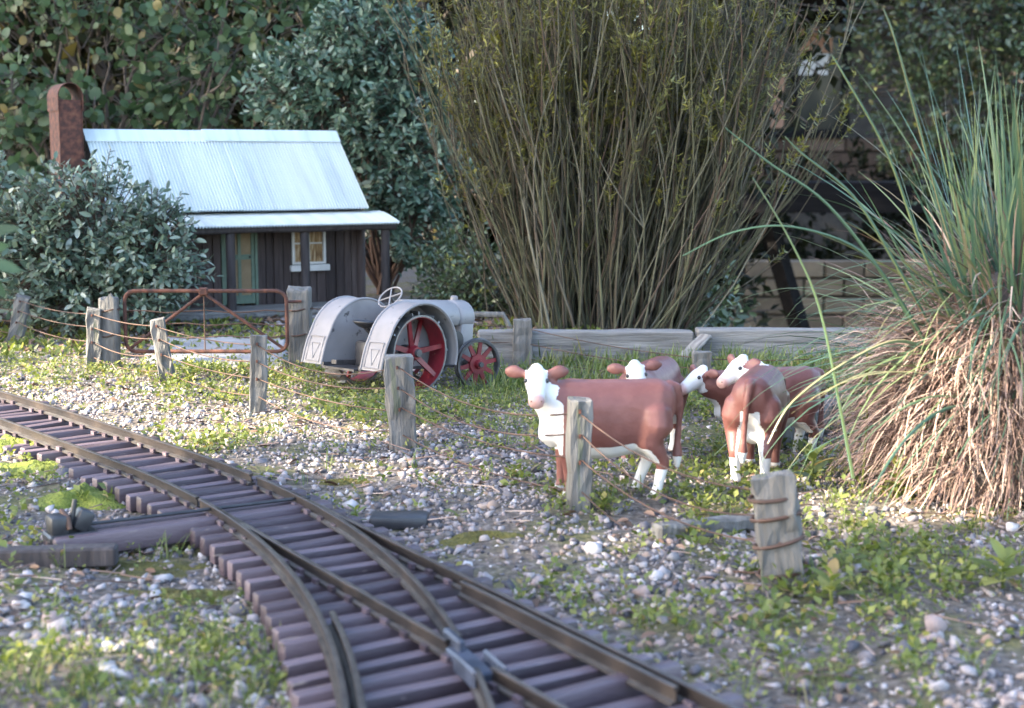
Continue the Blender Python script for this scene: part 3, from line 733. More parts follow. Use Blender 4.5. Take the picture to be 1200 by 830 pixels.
# ------------------------------------------------------------------ tractor
TR_ANG = math.radians(50)
hd = Vector((math.cos(TR_ANG), math.sin(TR_ANG), 0)); rt = Vector((hd.y, -hd.x, 0))
near = at(487, 410, 11.35); TW = .31
tb = near - rt * (TW + .08); zb = float(zsm(tb.x, tb.y))
TR = thing('vintage_tractor', 'vintage grey-lilac tractor with red spoked steel wheels', 'tractor', (tb.x, tb.y, zb - .01), (0, .085, TR_ANG)); TR.scale = (1.07,) * 3
def wheel(name, c, r, w, nsp, parent, rimmat, lugs):
    o = MB().lathe([(r, -w / 2), (r, w / 2), (r - .014, w / 2), (r - .014, -w / 2)], 'y', 40, close=True).obj(name, M[rimmat], parent, smooth=True)
    o.location = c
    sd = -1 if c[1] < 0 else 1
    MB().lathe([(r - .015, -w / 2 + .003), (r - .015, w / 2 - .003), (r - .02, w / 2 - .003), (r - .02, -w / 2 + .003)], 'y', 40, close=True).obj('rim_lining', M['red' if lugs else rimmat], o, smooth=True)
    MB().lathe([(0, -.05), (r * .16, -.05), (r * .2, -.02), (r * .2, .02), (r * .16, .05), (0, .05)], 'y', 20).obj('hub', M['red'], o, smooth=True)
    if not lugs: MB().lathe([(0, -.02), (r * .40, -.02), (r * .40, .02), (0, .02)], 'y', 20).obj('hub_plate', M['red'], o)
    MB().lathe([(0, sd * .07), (r * .1, sd * .07), (r * .12, sd * .04), (0, sd * .04)], 'y', 14).obj('axle_cap', M['tractor_dark'], o, smooth=True)
    for k in range(nsp):
        a = 2 * PI * k / nsp + .2; y1 = (w * .30 if k % 2 else -w * .30) if lugs else 0
        p0 = Vector((math.cos(a) * r * .12, 0, math.sin(a) * r * .12)); p1 = Vector((math.cos(a) * (r - .02), y1, math.sin(a) * (r - .02)))
        u = (p1 - p0).normalized(); q = u.cross(Vector((0, 1, 0))).normalized(); v = q.cross(u)
        hw, ht = (.019, .008) if lugs else (.017, .008); V = []
        for p, f_ in ((p0, 1.15), (p1, .85)):
            for a_, b_ in ((-1, -1), (1, -1), (1, 1), (-1, 1)): V.append(p + q * a_ * hw * f_ + v * b_ * ht)
        MB().add(V, [(0, 1, 2, 3), (7, 6, 5, 4), (0, 4, 5, 1), (1, 5, 6, 2), (2, 6, 7, 3), (3, 7, 4, 0)]).obj('spoke', M['red'], o)
    if lugs:
        for k in range(lugs):
            a = 2 * PI * k / lugs; R_ = Matrix.Rotation(-a, 3, 'Y') @ Matrix.Rotation(.35 if k % 2 else -.35, 3, 'X')
            MB().box(Vector((math.cos(a) * (r + .012), 0, math.sin(a) * (r + .012))), (.024, w * .9, .014), R_).obj('lug', M[rimmat], o)
    return o
for sd in (-1, 1):
    wheel('rear_wheel', (0, sd * TW, .305), .285, .16, 7 if sd < 0 else 7, TR, 'steel', 16)
    fw = wheel('front_wheel', (.78, sd * .27, .20), .195, .06, 10, TR, 'tractor_dark', 0)
    fw.rotation_euler = (0, 0, math.radians(-16))
    MB().lathe([(.196, -.008), (.206, -.004), (.206, .004), (.196, .008)], 'y', 40).obj('guide_ring', M['tractor_dark'], fw, smooth=True)
    # mudguard
    R_ = .372; zc = .305; prof = [(R_ * math.cos(math.radians(a)), zc + R_ * math.sin(math.radians(a))) for a in range(-14, 161, 6)]
    prof += [(-.388, .35), (-.412, .27), (-.432, .18)]
    y0 = sd * (TW - .10); y1 = sd * (TW + .105); mb = MB(); V = []; Fc = []
    for (x, z) in prof:
        u = Vector((x, 0, z - zc)).normalized()
        for y, k in ((y0, 0), (y1, 0), (y1, -.012), (y0, -.012)): V.append((x + u.x * k, y, z + u.z * k))
    for i in range(len(prof) - 1):
        a = i * 4; b_ = a + 4
        for k in range(4): l = (k + 1) % 4; Fc.append((a + k, a + l, b_ + l, b_ + k))
    Fc += [(0, 1, 2, 3), tuple((len(prof) - 1) * 4 + k for k in range(4))]
    fo = mb.add(V, Fc).obj('mudguard', M['tractor'], TR, smooth=True)
    MB().tube([(x, y1, z) for x, z in prof], .010, 6).obj('rolled_edge', M['tractor'], fo, smooth=True)
    MB().tube([(x, y0, z) for x, z in prof], .010, 6).obj('rolled_edge', M['tractor'], fo, smooth=True)
    poly = [p for p in prof] + [(-.36, .17), (.30, .20)]
    MB().prism(poly, 'y', y0 - .004, y0 + .004).obj('side_plate', M['tractor'], fo)
    MB().box((-.06, y0 - sd * .012, .185), (.74, .03, .03)).obj('lower_rail', M['tractor_dark'], fo)
    # pressed panel on the rear face of the mudguard
    p0 = Vector((-.378, 0, .385)); p1 = Vector((-.428, 0, .20)); u = (p1 - p0); nrm_ = Vector((-u.z, 0, u.x)).normalized() * (-1)
    if nrm_.x > 0: nrm_ = -nrm_
    def strip(a, b): MB().tube([Vector((0, a[1], 0)) + p0 + u * a[0] + nrm_ * .003, Vector((0, b[1], 0)) + p0 + u * b[0] + nrm_ * .003], .0035, 5).obj('pressed_panel', M['tractor'], fo)
    ya, yb, yc = y0 + sd * .03, y1 - sd * .03, (y0 + y1) / 2
    for a, b_ in (((0, ya), (0, yb)), ((0, ya), (1, ya)), ((0, yb), (1, yb)), ((1, ya), (1, yb)), ((.28, ya + sd * .03), (.9, yc)), ((.28, yb - sd * .03), (.9, yc)), ((.28, ya + sd * .03), (.28, yb - sd * .03))): strip(a, b_)
MB().box((.02, 0, .27), (.44, .22, .20)).obj('gearbox', M['black'], TR, .03, True, 2)
MB().tube([(0, -.33, .305), (0, .33, .305)], .055, 12).obj('rear_axle', M['tractor_dark'], TR, smooth=True)
MB().box((.42, 0, .31), (.50, .17, .20)).obj('engine_block', M['tractor_dark'], TR, .02)
MB().box((.42, -.10, .34), (.3, .04, .06)).obj('manifold', M['rust'], TR, .012)
mb = MB(); pr = []
for k in range(13):
    a = PI * k / 12; pr.append((.145 * math.cos(a), .545 + .14 * math.sin(a)))
mb.prism(pr + [(-.125, .49), (.125, .49)], 'x', .16, .70).obj('fuel_tank', M['tractor'], TR, .012, True, 2)
mb = MB(); mb.prism([(a * 1.03, b_ + .004) for a, b_ in pr] + [(-.135, .49), (.135, .49)], 'x', .70, .88).obj('radiator_tank', M['tractor'], TR, .03, True, 3)
rad = MB().box((.80, 0, .355), (.15, .27, .36)).obj('radiator', M['tractor'], TR, .02, True, 2)
MB().box((.79, 0, .175), (.10, .20, .04)).obj('lower_tank', M['tractor'], rad, .01)
MB().lathe([(0, -.02), (.085, -.02), (.09, 0), (.085, .005), (0, .005)], 'y', 24, (.66, -.125, .37)).obj('fan_cowl', M['black'], TR)  # black disc standing in for the dark round opening in the engine
MB().lathe([(0, 0), (.03, 0), (.03, .025), (.02, .035), (0, .035)], 'z', 14, (.77, 0, .687)).obj('filler_cap', M['tractor'], TR, smooth=True)
sp_ = [Vector((.80 + .016 * math.cos(math.radians(a)), -.128, .262 + .016 * math.sin(math.radians(a)))) for a in range(20, 271, 25)]
sp_ += [Vector((.80 + .016 * math.cos(math.radians(a)), -.128, .230 + .016 * math.sin(math.radians(a)))) for a in range(90, -161, -25)]
MB().tube(sp_, .005, 5).obj('letter', M['black'], rad)
MB().tube([(.78, -.25, .20), (.78, .25, .20)], .024, 8).obj('front_axle', M['tractor_dark'], TR, smooth=True)
MB().tube([(.30, 0, .20), (.78, -.2, .17)], .014, 6).obj('radius_rod', M['tractor_dark'], TR); MB().tube([(.30, 0, .20), (.78, .2, .17)], .014, 6).obj('radius_rod', M['tractor_dark'], TR)
sw = thing('x', 'x', 'x'); bpy.data.objects.remove(sw)
Rw = Matrix.Rotation(math.radians(-48), 3, 'Y'); cw = Vector((.05, 0, .70))
sw = MB().tube([cw + Rw @ Vector((.10 * math.cos(k / 28 * 2 * PI), .10 * math.sin(k / 28 * 2 * PI), 0)) for k in range(28)], .0065, 8, closed=True).obj('steering_wheel', M['tractor'], TR, smooth=True)
for k in range(4):
    a = k * PI / 2 + .5; MB().tube([cw, cw + Rw @ Vector((.098 * math.cos(a), .098 * math.sin(a), 0))], .006, 5).obj('spoke', M['tractor'], sw)
MB().tube([cw, (.28, 0, .47)], .012, 6).obj('steering_column', M['tractor_dark'], TR)
MB().tube([(.02, 0, .37), (-.12, 0, .42), (-.19, 0, .47)], .018, 6, sx=1.6).obj('seat_spring', M['black'], TR)
V = []; Fc = []
for i in range(9):
    for j in range(13):
        r_ = .085 * i / 8; a = 2 * PI * j / 12; V.append((-.20 + r_ * math.cos(a), r_ * 1.15 * math.sin(a), .475 + .045 * (i / 8) ** 2))
for i in range(8):
    for j in range(12): q = i * 13 + j; Fc.append((q, q + 1, q + 14, q + 13))
so = MB().add(V, Fc).obj('seat', M['black'], TR, smooth=True); md = so.modifiers.new('s', 'SOLIDIFY'); md.thickness = .012
MB().box((-.32, 0, .17), (.28, .34, .016)).obj('platform', M['tractor_dark'], TR); MB().box((-.40, 0, .22), (.20, .05, .03)).obj('drawbar', M['tractor_dark'], TR)
MB().tube([(.12, .06, .42), (.06, .07, .60)], .008, 6).obj('gear_lever', M['tractor_dark'], TR)

# ------------------------------------------------------------------ cattle
def cow(label, loc, rz, scale, poll, hdir, hroll=0., legs=(0, 0, 0, 0), tail=0., mark_poll=False, front_white=False, bibw=.75):
    mb = MB()
    st = [(-.375, .505, .04, .05), (-.355, .50, .085, .10), (-.29, .475, .122, .155), (-.17, .428, .145, .20), (-.02, .412, .155, .216), (.11, .412, .152, .216), (.20, .43, .135, .205), (.28, .45, .10, .165), (.325, .455, .06, .115), (.34, .455, .02, .05)]
    V = []; Fc = []; n = 20
    for x, zc, hw, hh in st:
        for k in range(n):
            a = 2 * PI * k / n; c, s = math.cos(a), math.sin(a)
            V.append((x, hw * math.copysign(abs(c) ** .85, c), zc + hh * math.copysign(abs(s) ** (.8 if s > 0 else .95), s)))
    for i in range(len(st) - 1):
        for k in range(n): l = (k + 1) % n; Fc.append((i * n + k, i * n + l, (i + 1) * n + l, (i + 1) * n + k))
    Fc += [tuple(range(n - 1, -1, -1)), tuple((len(st) - 1) * n + k for k in range(n))]
    mb.add(V, Fc)
    for sd, o in ((1, legs[0]), (-1, legs[1])):
        mb.tube([(.20, sd * .045, .53), (.20, sd * .075, .44), (.205, sd * .085, .34), (.21 + o * .3, sd * .085, .255), (.205 + o * .7, sd * .082, .165), (.20 + o, sd * .08, .06), (.205 + o, sd * .08, .025), (.212 + o, sd * .08, 0)], [.03, .085, .075, .052, .036, .028, .034, .037], 12)
    for sd, o in ((1, legs[2]), (-1, legs[3])):
        mb.tube([(-.25, sd * .035, .55), (-.25, sd * .065, .46), (-.255, sd * .085, .38), (-.235 + o * .3, sd * .09, .285), (-.315 + o * .7, sd * .085, .185), (-.295 + o, sd * .082, .06), (-.288 + o, sd * .08, .025), (-.278 + o, sd * .08, 0)], [.03, .10, .10, .072, .039, .029, .035, .038], 12)
    mb.tube([(-.19, 0, .34), (-.2, 0, .25), (-.2, 0, .215)], [.09, .075, .03], 12)            # udder
    mb.tube([(.27, 0, .40), (.29, 0, .31), (.27, 0, .265)], [.09, .075, .03], 12)             # brisket
    tl = [(-.33, 0, .60), (-.385, 0, .585), (-.405, tail * .3, .50), (-.40, tail * .6, .38), (-.395, tail * .9, .28), (-.395, tail, .20), (-.395, tail, .13)]
    mb.tube(tl, [.03, .028, .022, .019, .022, .032, .014], 10)
    H = Vector(poll); hd_ = Vector(hdir).normalized(); side = Vector((0, 0, 1)).cross(hd_).normalized(); upv = hd_.cross(side)
    if hroll:
        q = Matrix.Rotation(hroll, 3, hd_); side = q @ side; upv = q @ upv
    n0 = Vector((.20, 0, .47)); n1 = Vector((.27, 0, .475)).lerp(H, .45) + Vector((0, 0, -.015)); n2 = H - upv * .045 + hd_ * .03
    mb.tube([n0, n1, n2], [.155, .105, .068], 14)
    mb.tube([n0 + Vector((.06, 0, -.10)), n1 - Vector((0, 0, .06)), n2 - upv * .02 + hd_ * .02], [.08, .065, .05], 12)
    HL = .225; sts = [(-.02, .035, .035, 0), (.0, .056, .05, 0), (.05, .066, .062, -.008), (.10, .055, .058, -.018), (.15, .044, .047, -.026), (.185, .046, .043, -.030), (.212, .044, .037, -.034), (.226, .026, .022, -.036)]
    V = []; Fc = []; n = 14
    for a, w, hh, dz in sts:
        for k in range(n):
            an = 2 * PI * k / n; V.append(H + hd_ * a + side * math.cos(an) * w + upv * (math.sin(an) * hh + dz))
    for i in range(len(sts) - 1):
        for k in range(n): l = (k + 1) % n; Fc.append((i * n + k, i * n + l, (i + 1) * n + l, (i + 1) * n + k))
    Fc += [tuple(range(n - 1, -1, -1)), tuple((len(sts) - 1) * n + k for k in range(n))]
    mb.add(V, Fc)
    mb.tube([H + upv * .02 - hd_ * .01, H + upv * .058 + hd_ * .005], [.045, .018], 10)        # curly poll
    for sd in (-1, 1):
        e0 = H + side * sd * .045 + hd_ * .018 + upv * .012
        ed = (side * sd * 1.0 - hd_ * .25 + upv * .10).normalized()
        P_ = [e0 + ed * t + upv * (-.012 * (t / .11) ** 2) for t in (0, .028, .062, .096, .125, .138)]
        mb.tube(P_, [.017, .027, .041, .039, .023, .007], 10, sx=.5)
    tmp = link('tmp', mb.mesh('tmp')); r = tmp.modifiers.new('r', 'REMESH'); r.mode = 'VOXEL'; r.voxel_size = .0095
    sm = tmp.modifiers.new('s', 'SMOOTH'); sm.factor = .5; sm.iterations = 14
    bpy.context.view_layer.update()
    me = bpy.data.meshes.new_from_object(tmp.evaluated_get(bpy.context.evaluated_depsgraph_get())); bpy.data.objects.remove(tmp)
    me.name = 'cow_body'; nv = len(me.vertices); co = np.zeros(nv * 3); me.vertices.foreach_get('co', co); co = co.reshape(-1, 3)
    no = np.zeros(nv * 3); me.vertices.foreach_get('normal', no); no = no.reshape(-1, 3)
    hl = co - np.array(H); a = hl @ np.array(hd_); b_ = hl @ np.array(side); c = hl @ np.array(upv)
    x, y, z = co.T; white = np.zeros(nv); pink = np.zeros(nv); dark = np.zeros(nv)
    headm = (a > -.03) & (np.hypot(b_, c + .01) < .085) & (a < .26)
    ear = (np.abs(b_) > .058) & (a < .055)
    white = np.maximum(white, np.clip((a + .045) / .03, 0, 1) * (np.hypot(b_ * .8, c + .015) < .098) * (a < .26) * (~ear))
    pink = np.clip((a - .165) / .03, 0, 1) * headm * .85
    earin = ear & (np.abs(b_) < .2) & (np.abs(c) < .09) & (no @ np.array(hd_) > .35); pink = np.maximum(pink, earin * .12 * (np.abs(a) < .1))
    # bib: underside of neck and brisket
    nd = np.array(n2 - n0); L2 = nd @ nd; t = np.clip(((co - np.array(n0)) @ nd) / L2, 0, 1); q = co - (np.array(n0) + t[:, None] * nd)
    und = q @ nrm(np.array([.75, 0, -.65]))
    hh_ = Vector((hd_.x, hd_.y, 0)); hh_.normalize(); fdir = nrm(np.array(Vector((.9, 0, -.35)) + hh_ * bibw))
    und = q @ fdir
    bib = np.clip((no @ fdir - .38) / .12, 0, 1) * np.clip((und - .035) / .02, 0, 1) * (x > .17) * (z > .235) * (~ear) * (np.abs(b_) < .15) * sst(.215, .265, x + .25 * np.clip(no[:, 0], -1, 0))
    if bibw > 0: white = np.maximum(white, bib)
    belly = np.clip((-no[:, 2] - .35) / .2, 0, 1) * (z < .33) * (z > .19) * (np.abs(x) < .3)
    white = np.maximum(white, belly)
    white = np.maximum(white, ((x < -.10) & (np.abs(y) < .055 + .06 * np.clip((.36 - z) / .12, 0, .4)) & (z < .43) & (x > -.362)) * 1.0)
    hind = (x < -.12) & (np.abs(y) > .02); inner = (no[:, 1] * np.sign(y) < -.25) & hind & (z < .36)
    white = np.maximum(white, np.maximum(inner * 1., np.clip((.165 - z) / .02, 0, 1) * hind))
    white = np.maximum(white, np.clip((.045 - z) / .015, 0, 1) * (x > 0) * (1.0 if not front_white else 1.0))
    if front_white: white = np.maximum(white, np.clip((.16 - z) / .02, 0, 1))
    tailm = (x < -.362) & (z < .20); white = np.maximum(white, tailm * 1.); white = np.where((x < -.372) & (z >= .20), .0, white)
    dark = np.clip((.022 - z) / .008, 0, 1) * .75
    nape = (np.abs(y) < .03) & (x > .16) & (no[:, 2] > .6) & (z > .58); white = np.maximum(white, nape * (1. if mark_poll else 0))
    at_ = me.color_attributes.new('coat', 'FLOAT_COLOR', 'POINT'); at_.data.foreach_set('color', np.stack([white, pink, dark, np.ones(nv)], -1).ravel())
    for p in me.polygons: p.use_smooth = True
    root = thing('hereford_cow', label, 'cow', loc, (0, 0, rz), 'toy cattle behind the wire fence'); root.scale = (scale,) * 3
    root.name = 'cow'; link('body', me, M['cow'], root)
    for sd in (-1, 1):
        ey = H + hd_ * .073 + side * sd * .055 + upv * .012
        mb2 = MB(); mb2.lathe([(0, -.013), (.008, -.010), (.013, 0), (.008, .010), (0, .013)], 'z', 12); e = mb2.obj('eye', M['black'], root, smooth=True); e.location = ey
        mb2 = MB(); mb2.lathe([(0, -.006), (.007, 0), (0, .006)], 'z', 8); e = mb2.obj('nostril', M['leaf_bits'], root, smooth=True); e.location = H + hd_ * .212 + side * sd * .026 + upv * (-.014)
    return root
def local_dir(v, rz): return Matrix.Rotation(-rz, 3, 'Z') @ Vector(v)
def place(px, py, z=None):
    g = G(px, py); return (g.x, g.y, g.z)
r1 = math.radians(183); c1 = place(709, 579)
cow('brown and white cow facing the fence, standing sideways behind the grey post', c1, r1, 1.0, (.375, .045, .665), local_dir((-.02, -.86, -.50), r1), 0, (.0, .03, .02, .10), -.03, False)
r2 = math.radians(246); c2 = Vector((.87, 9.1, float(zsm(.87, 9.1)) + .01))
cow('brown cow half hidden behind the sideways cow, only white face and rump showing', c2, r2, 1.0, (.37, .03, .63), local_dir((.10, -.80, -.55), r2), .1, (.02, 0, .02, -.05), .02)
r3 = math.radians(190); c3 = Vector((1.66, 9.36, float(zsm(1.66, 9.36)) - .01))
cow('brown cow with lowered white head and white neck, body behind the cow showing its tail', c3, r3, .97, (.45, .03, .60), local_dir((-.84, -.42, -.36), r3), 0, (.03, -.03, 0, .04), .0, False, True)
r4 = math.radians(72); c4 = Vector((1.47, 8.52, float(zsm(1.47, 8.52)) + .01))
cow('brown cow seen from behind, tail hanging and head turned back', c4, r4, 1.0, (.35, .15, .61), local_dir((-.80, -.45, -.42), r4), 0, (.03, -.03, -.02, .03), .03, True, bibw=.0)

# ------------------------------------------------------------------ bed edging timbers
def timber(name, label, a, b, h, w, mat='timber', cat_='timber', bev=.012):
    a = Vector(a); b = Vector(b); d = b - a; L = d.length
    mb = MB(); n = 10; V = []; Fc = []
    for i in range(n + 1):
        for y, z in ((-w / 2, -h / 2), (w / 2, -h / 2), (w / 2, h / 2), (0, h / 2), (-w / 2, h / 2), (-w / 2, 0)):
            V.append((L * i / n - L / 2, y + random.gauss(0, .004), z + random.gauss(0, .004)))
    for i in range(n):
        for k in range(6): l = (k + 1) % 6; Fc.append((i * 6 + k, i * 6 + l, (i + 1) * 6 + l, (i + 1) * 6 + k))
    Fc += [tuple(range(6)), tuple(n * 6 + k for k in range(6))]
    o = mb.add(V, Fc).obj(name, M[mat], None, bev); o.location = (a + b) / 2
    o.rotation_euler = d.to_track_quat('X', 'Z').to_euler(); return tag(o, label, cat_)
YT = 13.15; zt_ = at(700, 389, YT).z
timber('edging_timber', 'long grey bed timber behind the cows, ending at the short offcut', (at(560, 389, YT).x, YT + .03, zt_ - .17), (at(812, 389, YT).x, YT + .03, zt_ - .17), .36, .2)
timber('edging_timber', 'long grey bed timber running from the offcut to the tussock', (at(816, 389, YT).x, YT, zt_ - .16), (5.2, YT + .05, zt_ - .16), .38, .2)
timber('timber_offcut', 'short pale offcut leaning on the joint of the bed timbers', at(828, 393, YT - .14), at(796, 424, YT - .30), .04, .15)
timber('timber_offcut', 'grey weathered log lying under the cow with lowered head', G(905, 535) + Vector((0, .25, .06)), G(975, 520) + Vector((.1, .35, .20)), .16, .16, 'post', 'log', .03)
timber('timber_batten', 'pale grey batten lying behind the wire-wrapped end post', G(768, 634) + Vector((0, 0, .04)), G(893, 621) + Vector((0, 0, .045)), .075, .09, 'post', 'timber')
hoop = MB().tube([at(530, 400, 14.2), at(530, 368, 14.2), at(590, 369, 14.2), at(598, 385, 14.2), at(600, 402, 14.2)], .03, 8).obj('pipe_hoop', M['post'], None, smooth=True); tag(hoop, 'grey bent pipe hoop behind the tractor bonnet', 'pipe')

# ------------------------------------------------------------------ brick wall, table, house behind
def bricks(parent, x0, nx_, z0, nz_, Y_, L, H_, D_, mat, gap=.11):
    me = MB().box((0, 0, 0), (L - gap, D_, H_ - gap)).mesh('brick', .03); me.materials.append(M[mat])
    for r_ in range(nz_):
        for k in range(nx_):
            o = link('brick', me, None, parent); o.location = (x0 + (k + (.5 if r_ % 2 else 0)) * L - parent.location.x, Y_ + random.uniform(-.03, .03) - parent.location.y, z0 + (r_ + .5) * H_ - parent.location.z)
            o.rotation_euler = (0, random.gauss(0, .004), random.gauss(0, .006))
YW = 64.0; bx0 = at(800, 385, YW).x; z0 = LOW
gw = thing('garden_wall', 'low grey-brown brick garden wall under the dark table', 'wall', (bx0, YW, LOW))
ntop = at(900, 304, YW).z; HB = (ntop - LOW) / 5
bricks(gw, bx0, 11, LOW, 5, YW, 1.75, HB, 1.0, 'brick')
MB().box((10.0, .25, (ntop - LOW) / 2 - .1), (20.5, .9, ntop - LOW - .25)).obj('mortar', M['mortar'], gw)
# picnic table
YP = 55.0; zt0 = at(950, 213, YP).z; tx0 = at(842, 220, YP).x
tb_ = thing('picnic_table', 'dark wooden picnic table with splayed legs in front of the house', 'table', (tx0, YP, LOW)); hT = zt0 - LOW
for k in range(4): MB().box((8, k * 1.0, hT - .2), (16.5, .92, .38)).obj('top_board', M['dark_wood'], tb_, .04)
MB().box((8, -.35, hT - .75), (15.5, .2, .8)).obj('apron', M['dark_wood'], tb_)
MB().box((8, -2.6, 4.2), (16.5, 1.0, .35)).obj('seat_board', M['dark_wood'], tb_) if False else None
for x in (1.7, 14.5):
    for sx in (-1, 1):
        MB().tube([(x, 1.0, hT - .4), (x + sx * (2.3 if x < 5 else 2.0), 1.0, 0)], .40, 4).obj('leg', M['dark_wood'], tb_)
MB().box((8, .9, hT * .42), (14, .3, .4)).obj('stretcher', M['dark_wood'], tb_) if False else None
# house
YH = 88.0; hx0 = at(830, 0, YH).x
hs = thing('brick_house', 'brown brick house behind the broom shrub with a dim window', 'house', (hx0, YH, LOW))
MB().box((15, 3.4, 14), (34, 6, 28)).obj('wall', M['mortar'], hs)
bricks(hs, hx0, 11, at(900, 212, YH).z, 3, YH + .3, 2.4, .86, .5, 'brick2')
def hp(px, py): p = at(px, py, YH); return p.x - hx0, p.z - LOW
x0, z1 = hp(893, 24); x1, z0_ = hp(990, 152)
wdw = MB().box(((x0 + x1) / 2, .2, (z0_ + z1) / 2), (x1 - x0, .2, z1 - z0_)).obj('window', M['glass'], hs)
for a, b_, c, d_ in ((x0 - .2, x0 + .2, z0_, z1), (x1 - .2, x1 + .2, z0_, z1), (x0, x1, z1 - .15, z1 + .5), (x0, x1, z0_ - .5, z0_), (hp(932, 0)[0], hp(937, 0)[0], z0_, z1)):
    MB().box(((a + b_) / 2, -.05, (c + d_) / 2), (b_ - a, .35, d_ - c)).obj('frame', M['dark_wood'], wdw)
cx0, cz1 = hp(936, 32); cx1, cz0 = hp(975, 62); MB().box(((cx0 + cx1) / 2, .02, (cz0 + cz1) / 2), (cx1 - cx0, .1, cz1 - cz0)).obj('blind', M['curtain_room'], wdw)
cx0, cz1 = hp(930, 63); cx1, cz0 = hp(970, 88); MB().box(((cx0 + cx1) / 2, -.0, (cz0 + cz1) / 2), (cx1 - cx0, .1, cz1 - cz0)).obj('shelf_board', M['paint_white'], wdw)
cx0, cz1 = hp(904, 88); cx1, cz0 = hp(918, 150); MB().box(((cx0 + cx1) / 2, -.0, (cz0 + cz1) / 2), (cx1 - cx0, .1, cz1 - cz0)).obj('blind', M['curtain_room'], wdw)
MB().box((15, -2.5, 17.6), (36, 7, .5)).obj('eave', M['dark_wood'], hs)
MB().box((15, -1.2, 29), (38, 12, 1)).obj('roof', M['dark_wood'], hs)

# ------------------------------------------------------------------ shrubs and trees
# left front bush in front of the cottage
shrub('leafy_bush', 'rounded grey-green bush in front of the cottage chimney', (-4.3, 15.35, 0), [((-4.4, 15.3, .98), (.86, .45, .66)), ((-3.85, 15.25, .74), (.48, .38, .5)), ((-4.95, 15.3, .78), (.55, .42, .58)), ((-4.3, 15.2, .42), (.78, .38, .40))],
      OVAL, 'bush', 900, 10, .24, .12, M['bush_leaf'], M['redstem'], 16, .03, single=260, shell=.5)
shrub('leafy_bush', 'grey-green bush rising behind the leaning end post of the fence', (-5.9, 15.8, 0), [((-5.75, 15.8, 1.0), (.65, .7, .75)), ((-6.2, 15.8, .6), (.7, .6, .6))],
      OVAL, 'bush', 330, 10, .26, .115, M['bush_leaf'], M['redstem'], 9, .03, single=40, shell=.5)
# blue-green shrub right behind the cottage
shrub('blue_green_shrub', 'tall blue-green small-leaved shrub behind the window end of the cottage', (-1.75, 19.9, 0), [((-1.95, 19.9, 2.75), (1.1, .6, 1.05)), ((-1.45, 19.8, 1.85), (.75, .5, .85)), ((-2.65, 20.0, 2.75), (.75, .5, .5)), ((-1.35, 19.8, 1.05), (.45, .5, .5)), ((-1.9, 19.9, 3.4), (.65, .5, .5))],
      OVAL, 'teal', 1050, 11, .30, .15, M['teal_leaf'], M['redstem'], 26, .045, single=150, shell=.45)
# round leaved tree
shrub('round_leaved_tree', 'dark tree with round green leaves spreading behind the chimney', (-6.3, 22.6, 0), [((-6.6, 22.3, 3.2), (2.2, 1.2, 1.5)), ((-4.3, 22.0, 3.5), (1.6, 1.0, 1.2)), ((-7.6, 22.0, 1.8), (1.2, 1.0, 1.3)), ((-5.3, 22.2, 4.6), (2.6, 1.2, 1.2)), ((-6.2, 22.0, 2.0), (1.2, .8, .8)), ((-4.0, 22.2, 2.6), (1.0, .8, .6))],
      ROUND, 'round', 520, 7, .42, .20, M['round_leaf'], M['bark'], 34, .075, single=260, shell=.5, twr=.012, cat_='tree', nup=.25, spread=1.0)
# glossy shrub upper right
shrub('glossy_shrub', 'glossy dark evergreen shrub growing beside the brick house', (15.0, 46, LOW), [((14.6, 46, 4.2), (3.6, 3, 3.6)), ((17.5, 46, 3.2), (3.6, 3, 3.6)), ((13.2, 45, 6.5), (2.4, 2.2, 2.0)), ((16.5, 45.5, 8), (3.4, 2.5, 2.5)), ((18, 46, -1), (3.5, 3, 3.0))],
      SMALL, 'glossy', 2000, 12, .8, .30, M['glossy_leaf'], M['bark'], 30, .14, shell=.45, twr=.02)
# low ivy like bush behind the timber
shrub('dark_underbush', 'low dark leafy bush under the broom beside the bricks', (2.2, 19.5, -2.0), [((1.9, 19.2, -.2), (.9, .6, 1.1)), ((2.6, 19.6, -1.0), (.7, .6, 1.0))],
      OVAL, 'glossy', 260, 10, .3, .17, M['glossy_leaf'], M['bark'], 8, .03)
shrub('dark_underbush', 'low dark undergrowth at the foot of the broom beside the cottage', (-.6, 17.4, 0), [((-.65, 17.6, .25), (.5, .4, .5)), ((-.2, 17.0, .22), (.7, .4, .42)), ((.9, 16.9, .2), (.9, .4, .45))],
      SMALL, 'dark', 520, 9, .35, .11, M['glossy_leaf'], M['stem'], 26, .02, up=1.2)
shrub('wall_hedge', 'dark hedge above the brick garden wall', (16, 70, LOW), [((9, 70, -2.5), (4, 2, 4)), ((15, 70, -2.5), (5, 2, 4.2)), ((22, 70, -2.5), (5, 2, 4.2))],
      SMALL, 'dark', 900, 10, 1.0, .6, M['dark_leaf'], M['bark'], 12, .15, cat_='hedge')
